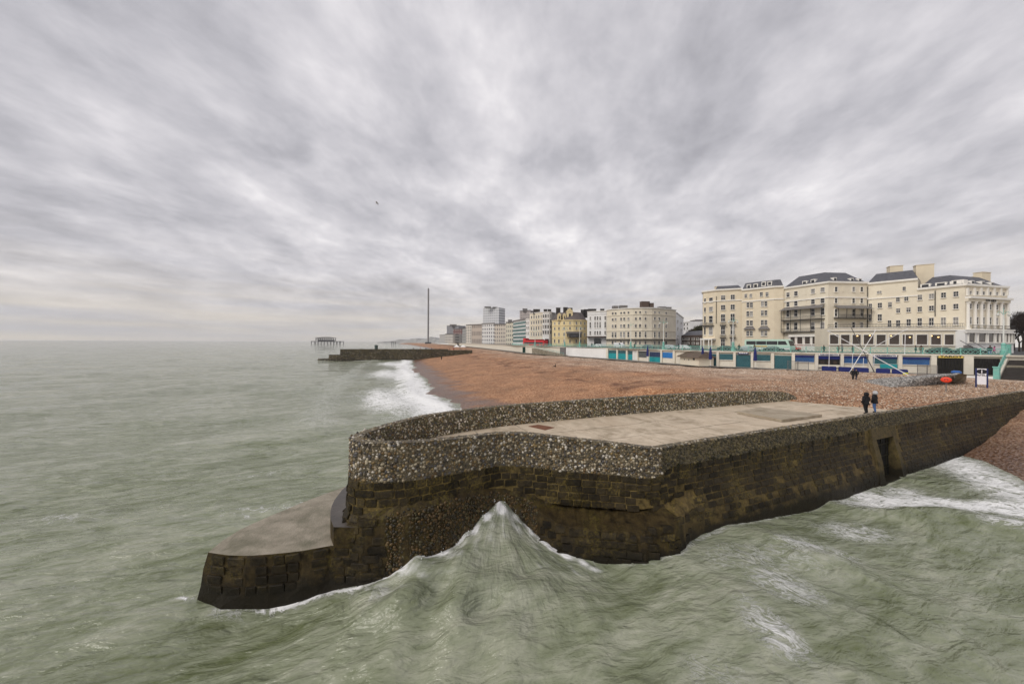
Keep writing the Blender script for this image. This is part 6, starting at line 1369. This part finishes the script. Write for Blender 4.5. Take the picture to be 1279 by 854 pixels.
# market tents on the far deck
for i, (px, lb) in enumerate(((570.5, 'white gazebo tent, left of two beyond the far groyne'), (578.5, 'white gazebo tent, right of two beyond the far groyne'))):
    v = V(px, 232); t = thing('gazebo_tent', lb, 'tent', (v.x, v.y, 4.8), 'white tents beyond the far groyne'); m = MB(); s = 1.9; z0 = 7.0
    m.add([(v.x-s, v.y-s, z0), (v.x+s, v.y-s, z0), (v.x+s, v.y+s, z0), (v.x-s, v.y+s, z0), (v.x, v.y, z0+1.5)], [(0, 1, 4), (1, 2, 4), (2, 3, 4), (3, 0, 4)]); m.build('canopy', M_white, t)
    for sx in (-1, 1):
        for sy in (-1, 1): m = MB(); m.bar((v.x+sx*s, v.y+sy*s, 4.6), (v.x+sx*s, v.y+sy*s, z0), .07, 5); m.build('leg', M_lead, t)

# bungee trampolines
rig = thing('bungee_trampoline_frame', 'frame of crossed white poles over blue mats in front of the amusement arches', 'amusement ride', tuple(G(1085, 466, 4.9)))
M_pole = mat('white_pole', (.74, .74, .75), .4, .06); M_polg = mat('grey_pole', (.16, .16, .16), .5, .1)
for a, b, mt, r in ((G(1136.8, 470, 4.9), (V(1032.8, 68.5), 412.6), M_pole, .075), (G(1060.7, 466, 4.9), (V(1094, 64), 411.5), M_pole, .075), (G(1092, 464.5, 4.9), (V(1063, 66), 409), M_polg, .08), (G(1040, 461.5, 4.9), (V(1134, 67), 410), M_pole, .06)):
    v, y = b; m = MB(); m.bar(tuple(a), (v.x, v.y, Z(v.x/v.y*F+639.5, y, v.y)), r, 8, r*.7); m.build('pole', mt, rig)
for px, y0, y1, d in ((1064.5, 441, 459, 70), (1078.2, 447, 459, 69), (1091.4, 446, 458, 68.5), (1035.5, 432, 458, 70), (1130, 417, 443, 66)):
    v = V(px, d); m = MB(); m.bar((v.x, v.y, Z(px, y1, d)), (v.x+.1, v.y, Z(px, y0, d)), .05, 6); m.build('strut', M_pole, rig)
pads = [(1026.5, 1045, 71.5, 70), (1048, 1064, 69.6, 68.4), (1067, 1085.5, 68.2, 66.8), (1094, 1112, 66, 64.6), (1114, 1134.5, 64.4, 62.9)]
for px0, px1, d0, d1 in pads:
    a, b = V(px0, d0), V(px1, d1); d, n = normal(a, b); c = (a+b)/2; m = MB(); m.box((c.x-n.x*.9, c.y-n.y*.9, 5.38), ((b-a).length, 1.8, .9), math.atan2(d.y, d.x)); o = m.build('crash_mat', M_navy, rig)
    bm = bmesh.new(); bm.from_mesh(o.data); bmesh.ops.bevel(bm, geom=bm.edges[:], offset=.08, segments=2, affect='EDGES'); bm.to_mesh(o.data); bm.free()
m = MB(); q = G(1131, 468.5, 4.9); m.box((q.x, q.y, 5.2), (.5, .4, .4)); m.build('yellow_block', mat('yellow_plastic', (.62, .62, .05), .5, .1), rig)
# booth with a yellow top, mesh fences
q = G(1014.5, 461, 4.9); bt = thing('ticket_booth', 'small pale booth with yellow top by the mesh fence', 'booth', (q.x, q.y, 4.9)); m = MB(); m.box((q.x, q.y+.7, 5.55), (2.1, 1.3, 1.4), -.4); m.build('body', M_wall, bt); m = MB(); m.box((q.x, q.y+.65, 6.4), (2.3, 1.5, .35), -.4); m.build('top', mat('yellow_tarp', (.66, .52, .16), .6, .12), bt)
def fence(px0, d0, px1, d1, label):
    a, b = V(px0, d0), V(px1, d1); t = thing('mesh_fence_panel', label, 'fence', (a.x, a.y, 4.9), 'temporary mesh fences before the arches'); m = MB()
    for z in (5.1, 6.9): m.bar((a.x, a.y, z), (b.x, b.y, z), .035, 5)
    for p in (a, b): m.bar((p.x, p.y, 4.9), (p.x, p.y, 6.95), .045, 6)
    m.build('frame', M_lead, t); m = MB(); k = 18
    for i in range(1, k): p = a.lerp(b, i/k); m.bar((p.x, p.y, 5.1), (p.x, p.y, 6.9), .012, 3)
    for i in range(1, 6): m.bar((a.x, a.y, 5.1+i*.3), (b.x, b.y, 5.1+i*.3), .010, 3)
    m.build('mesh', M_lead, t)
    for p in (a, b): m = MB(); m.box((p.x, p.y, 4.95), (.7, .3, .16), .4); m.build('foot', M_blackp, t)
fence(984, 72.5, 996, 71.5, 'leftmost mesh fence panel before the teal shutters'); fence(997, 71.3, 1010, 70.2, 'mesh fence panel beside the yellow topped booth'); fence(1146, 61.5, 1158, 60.6, 'mesh fence panel right of the blue crash mats'); fence(1158.5, 60.5, 1171, 59.6, 'rightmost mesh fence panel near the tarot arch')
# cobbled ramp bank
rb = thing('cobbled_bank', 'grey cobbled bank with concrete end in front of the tarot arch', 'bank', tuple(G(1150, 480, 4.9)))
bp = [G(1076, 476, 4.95), G(1112, 484, 4.95), G(1192, 479, 4.95), G(1206, 474, 4.95)]; tp_ = [G(1100, 472.5, 5.2), G(1135, 473, 5.9), G(1192, 468, 6.5), G(1199, 466, 6.6)]
m = MB(); m.add([tuple(p-Vector((0, 0, .4))) for p in bp]+[tuple(p) for p in tp_]+[tuple(tp_[0]+Vector((1, 3, -1))), tuple(tp_[3]+Vector((1, 3, -1.5)))], [(0, 1, 5, 4), (1, 2, 6, 5), (2, 3, 7, 6), (4, 5, 6, 7), (4, 7, 9, 8), (3, 9, 7)])
o = m.build('slope', M_cobmortar, rb); bm = bmesh.new(); bm.from_mesh(o.data); bmesh.ops.recalc_face_normals(bm, faces=bm.faces[:]); bm.to_mesh(o.data); bm.free()
P_, N_ = [], []; r_ = np.random.default_rng(4)
for (a, b, c, d) in ((bp[0], bp[1], tp_[1], tp_[0]), (bp[1], bp[2], tp_[2], tp_[1]), (tp_[0], tp_[1], tp_[2], tp_[3])):
    for _ in range(1500): u, w_ = r_.random(2); p = (a.lerp(b, u)).lerp(d.lerp(c, u), w_); P_.append(tuple(p)); N_.append((-.2, -.6, .8))
stones('bank_cobbles', P_, N_, .10, [(.16, .15, .14), (.25, .24, .22), (.36, .34, .31), (.11, .10, .09), (.48, .46, .43)], rb, seed=77)
m = MB(); a, b = tp_[2], bp[3]; m.add([tuple(G(1196, 466.5, 6.6)), tuple(G(1208, 467.5, 6.5)), tuple(G(1206, 476, 5.0)), tuple(G(1194, 479.5, 4.9)), tuple(G(1208, 467.5, 6.5)+Vector((.6, 2.5, 0))), tuple(G(1196, 466.5, 6.6)+Vector((.6, 2.5, 0)))], [(3, 2, 1, 0), (0, 1, 4, 5)]); m.build('concrete_end', M_conc_dark, rb)
# lifebuoy
q = ground(1182, 489.2); lb = thing('lifebuoy_stand', 'round red lifebuoy housing on a thin grey post', 'lifebuoy', tuple(q)); zc = Z(1182, 474.3, q.y); m = MB(); m.bar((q.x, q.y, q.z-.2), (q.x, q.y, zc), .045, 8); m.build('post', M_lead, lb)
m = MB(); n = Vector((-.75, -.62, .15)).normalized(); c = Vector((q.x, q.y, zc))+n*.1; u = n.cross(Vector((0, 0, 1))).normalized(); w = u.cross(n)
vs = []; fs = []; K = 24
for rr, dd in ((0.02, .12), (.22, .12), (.36, .09), (.43, .02), (.43, -.06), (.02, -.08)):
    for i in range(K): t_ = 6.283*i/K; vs.append(tuple(c+(u*math.cos(t_)+w*math.sin(t_)*.78)*rr+n*dd))
for k in range(5):
    for i in range(K): j = (i+1) % K; fs.append((k*K+i, k*K+j, (k+1)*K+j, (k+1)*K+i))
m.add(vs, fs); m.build('housing', mat('orange_red_plastic', (.72, .055, .02), .4, .06), lb, smooth=True)
m = MB(); c2 = c+n*.13; 
for i in range(K):
    t0, t1 = 6.283*i/K, 6.283*(i+1)/K
    if 4.0 < t0 < 5.2: continue
    m.add([tuple(c2+(u*math.cos(t0)+w*math.sin(t0)*.78)*.17), tuple(c2+(u*math.cos(t1)+w*math.sin(t1)*.78)*.17), tuple(c2+(u*math.cos(t1)+w*math.sin(t1)*.78)*.10), tuple(c2+(u*math.cos(t0)+w*math.sin(t0)*.78)*.10)], [(0, 1, 2, 3)])
m.build('ring_mark', mat('dark_red_mark', (.25, .015, .01), .5, .1), lb)
# information board
q = ground(1226, 484.5); ib = thing('information_board', 'white information board on two navy posts at the top of the shingle', 'sign', tuple(q)); a, b = V(1219.3, q.y+.4), V(1233.4, q.y-.2); d, n = normal(a, b); M_navp = mat('navy_post_paint', (.02, .03, .11), .5, .1)
for p in (a, b): m = MB(); m.box((p.x, p.y, (q.z-.2+Z(1226, 460, q.y))/2), (.13, .13, Z(1226, 460, q.y)-q.z+.2), math.atan2(d.y, d.x)); m.build('post', M_navp, ib)
c = (a+b)/2; z0, z1 = Z(1226, 480, q.y), Z(1226, 460.3, q.y); m = MB(); m.box((c.x, c.y, (z0+z1)/2), ((b-a).length-.14, .08, z1-z0), math.atan2(d.y, d.x)); bd = m.build('board', M_signw, ib)
m = MB(); f_ = c+n*.05; zz = z1-.42*(z1-z0)*.45; m.add([(f_.x+d.x*math.cos(t)*.47, f_.y+d.y*math.cos(t)*.47, zz+math.sin(t)*.30) for t in np.linspace(0, 6.283, 29)[:-1]], [tuple(range(28))]); m.build('emblem', M_blackp, bd)
text_on('i', .62, c+n*.056, d, n, zz, M_signw, bd); text_on('RNLI', .30, c+n*.05, d, n, z1-.42*(z1-z0), M_lead, bd, width=.85)
# litter bin
q = G(1238, 478, 4.9); tag((lambda m: (m.lathe((q.x, q.y+4, 4.88), ((.45, 0), (.48, 1.1), (.55, 1.15), (.55, 1.35), (.3, 1.5)), 12), m.build('litter_bin', mat('blue_bin', (.03, .12, .38), .5, .1)))[1])(MB()), 'blue litter bin behind the information board', 'bin')
# steps up to the road
st = thing('seafront_steps', 'broad dark steps with turquoise balustrade climbing from beach to road at right', 'steps', tuple(V(1262, 58)+Vector((0, 0, 4.9)))); M_stepd = mat('dark_wet_steps', (.045, .038, .033), .6, .3, 1.5, .4, 12)
nst = 22; s0, s1 = V(1250, 56.5), V(1263.5, 65.0); slope = (s1-s0)
for i in range(nst):
    t0, t1 = i/nst, (i+1)/nst; a = s0+slope*t0; b = s0+slope*t1; z = 4.88+(ROAD-4.88)*(i+1)/nst; m = MB(); m.prism([(a.x, a.y), (a.x+22, a.y-7), (b.x+22, b.y-7+.1), (b.x, b.y+.03)], 4.5, z); m.build('step', M_stepd if i not in (10, 11) else M_conc_dark, st)
m = MB(); e = Vector((-.5, .1, 0)); a, b = s0+e, s1+e; nn = Vector((slope.y, -slope.x, 0)).normalized()*.25; m.add([(a.x-nn.x, a.y-nn.y, 4.5), (a.x+nn.x, a.y+nn.y, 4.5), (b.x+nn.x, b.y+nn.y, 4.5), (b.x-nn.x, b.y-nn.y, 4.5), (a.x-nn.x, a.y-nn.y, 5.3), (a.x+nn.x, a.y+nn.y, 5.3), (b.x+nn.x, b.y+nn.y, ROAD+.4), (b.x-nn.x, b.y-nn.y, ROAD+.4)], [(0, 1, 5, 4), (1, 2, 6, 5), (3, 0, 4, 7), (4, 5, 6, 7), (2, 3, 7, 6)]); o = m.build('side_wall', M_wall, st)
bm = bmesh.new(); bm.from_mesh(o.data); bmesh.ops.recalc_face_normals(bm, faces=bm.faces[:]); bm.to_mesh(o.data); bm.free()
for i in range(4): pa, pb = a.lerp(b, i/4), a.lerp(b, (i+1)/4); rail_panel(pa, pb, 5.3+(ROAD+.4-5.3)*i/4, 5.3+(ROAD+.4-5.3)*(i+1)/4, st)
for p, z, h in ((a, 4.88, 1.9), (b, ROAD, 1.9)): m = MB(); m.box((p.x, p.y, z+h/2), (.6, .6, h), .4); m.box((p.x, p.y, z+h+.08), (.75, .75, .16), .4); m.build('newel', M_turq, st)
# gulls
for i, (x, y, z, s) in enumerate(((470, 254, 60, 1.0),)):
    v = V(x, z); zz = Z(x, y, z); t = thing('gull', 'single gull gliding high over the sea', 'bird', (v.x, v.y, zz)); m = MB(); m.lathe((0, 0, 0), ((.01, -.3), (.07, -.18), (.085, 0), (.05, .2), (.01, .3)), 8); me = m.mesh('body', True); put('body', me, mat('gull_grey', (.42, .42, .43), .8, .1), t, Matrix.Translation((v.x, v.y, zz)) @ Matrix.Rotation(math.pi/2, 4, 'Y'))
    for sg in (-1, 1):
        m = MB(); m.add([(v.x-.12, v.y, zz+.03), (v.x+.14, v.y, zz+.03), (v.x+.10-.05*sg, v.y+sg*.4, zz+.16), (v.x-.10, v.y+sg*.4, zz+.16), (v.x-.2, v.y+sg*.85, zz+.02), (v.x-.12, v.y+sg*.85, zz+.0)], [(0, 1, 2, 3), (3, 2, 5, 4)]); m.build('wing', MATS['gull_grey'], t)

# ------------------------------------------------------------------ sea air
def build_haze():
    m = MB(); m.box((0, 1000, 90), (13000, 13000, 190)); me = m.mesh('haze'); mt = bpy.data.materials.new('sea_air'); mt.use_nodes = True; nt = mt.node_tree; nt.nodes.clear()
    pv = nt.nodes.new('ShaderNodeVolumePrincipled'); out = nt.nodes.new('ShaderNodeOutputMaterial'); pv.inputs['Color'].default_value = (.93, .94, .96, 1); pv.inputs['Density'].default_value = HAZE
    pv.inputs['Density Attribute'].default_value = ''; pv.inputs['Anisotropy'].default_value = .15; nt.links.new(pv.outputs[0], out.inputs['Volume'])
    try: pv.inputs['Temperature Attribute'].default_value = ''
    except Exception: pass
    mt.cycles.homogeneous_volume = True if hasattr(mt.cycles, 'homogeneous_volume') else None
    kind(put('haze', me, mt), 'stuff')
HAZE = .00013
build_haze()
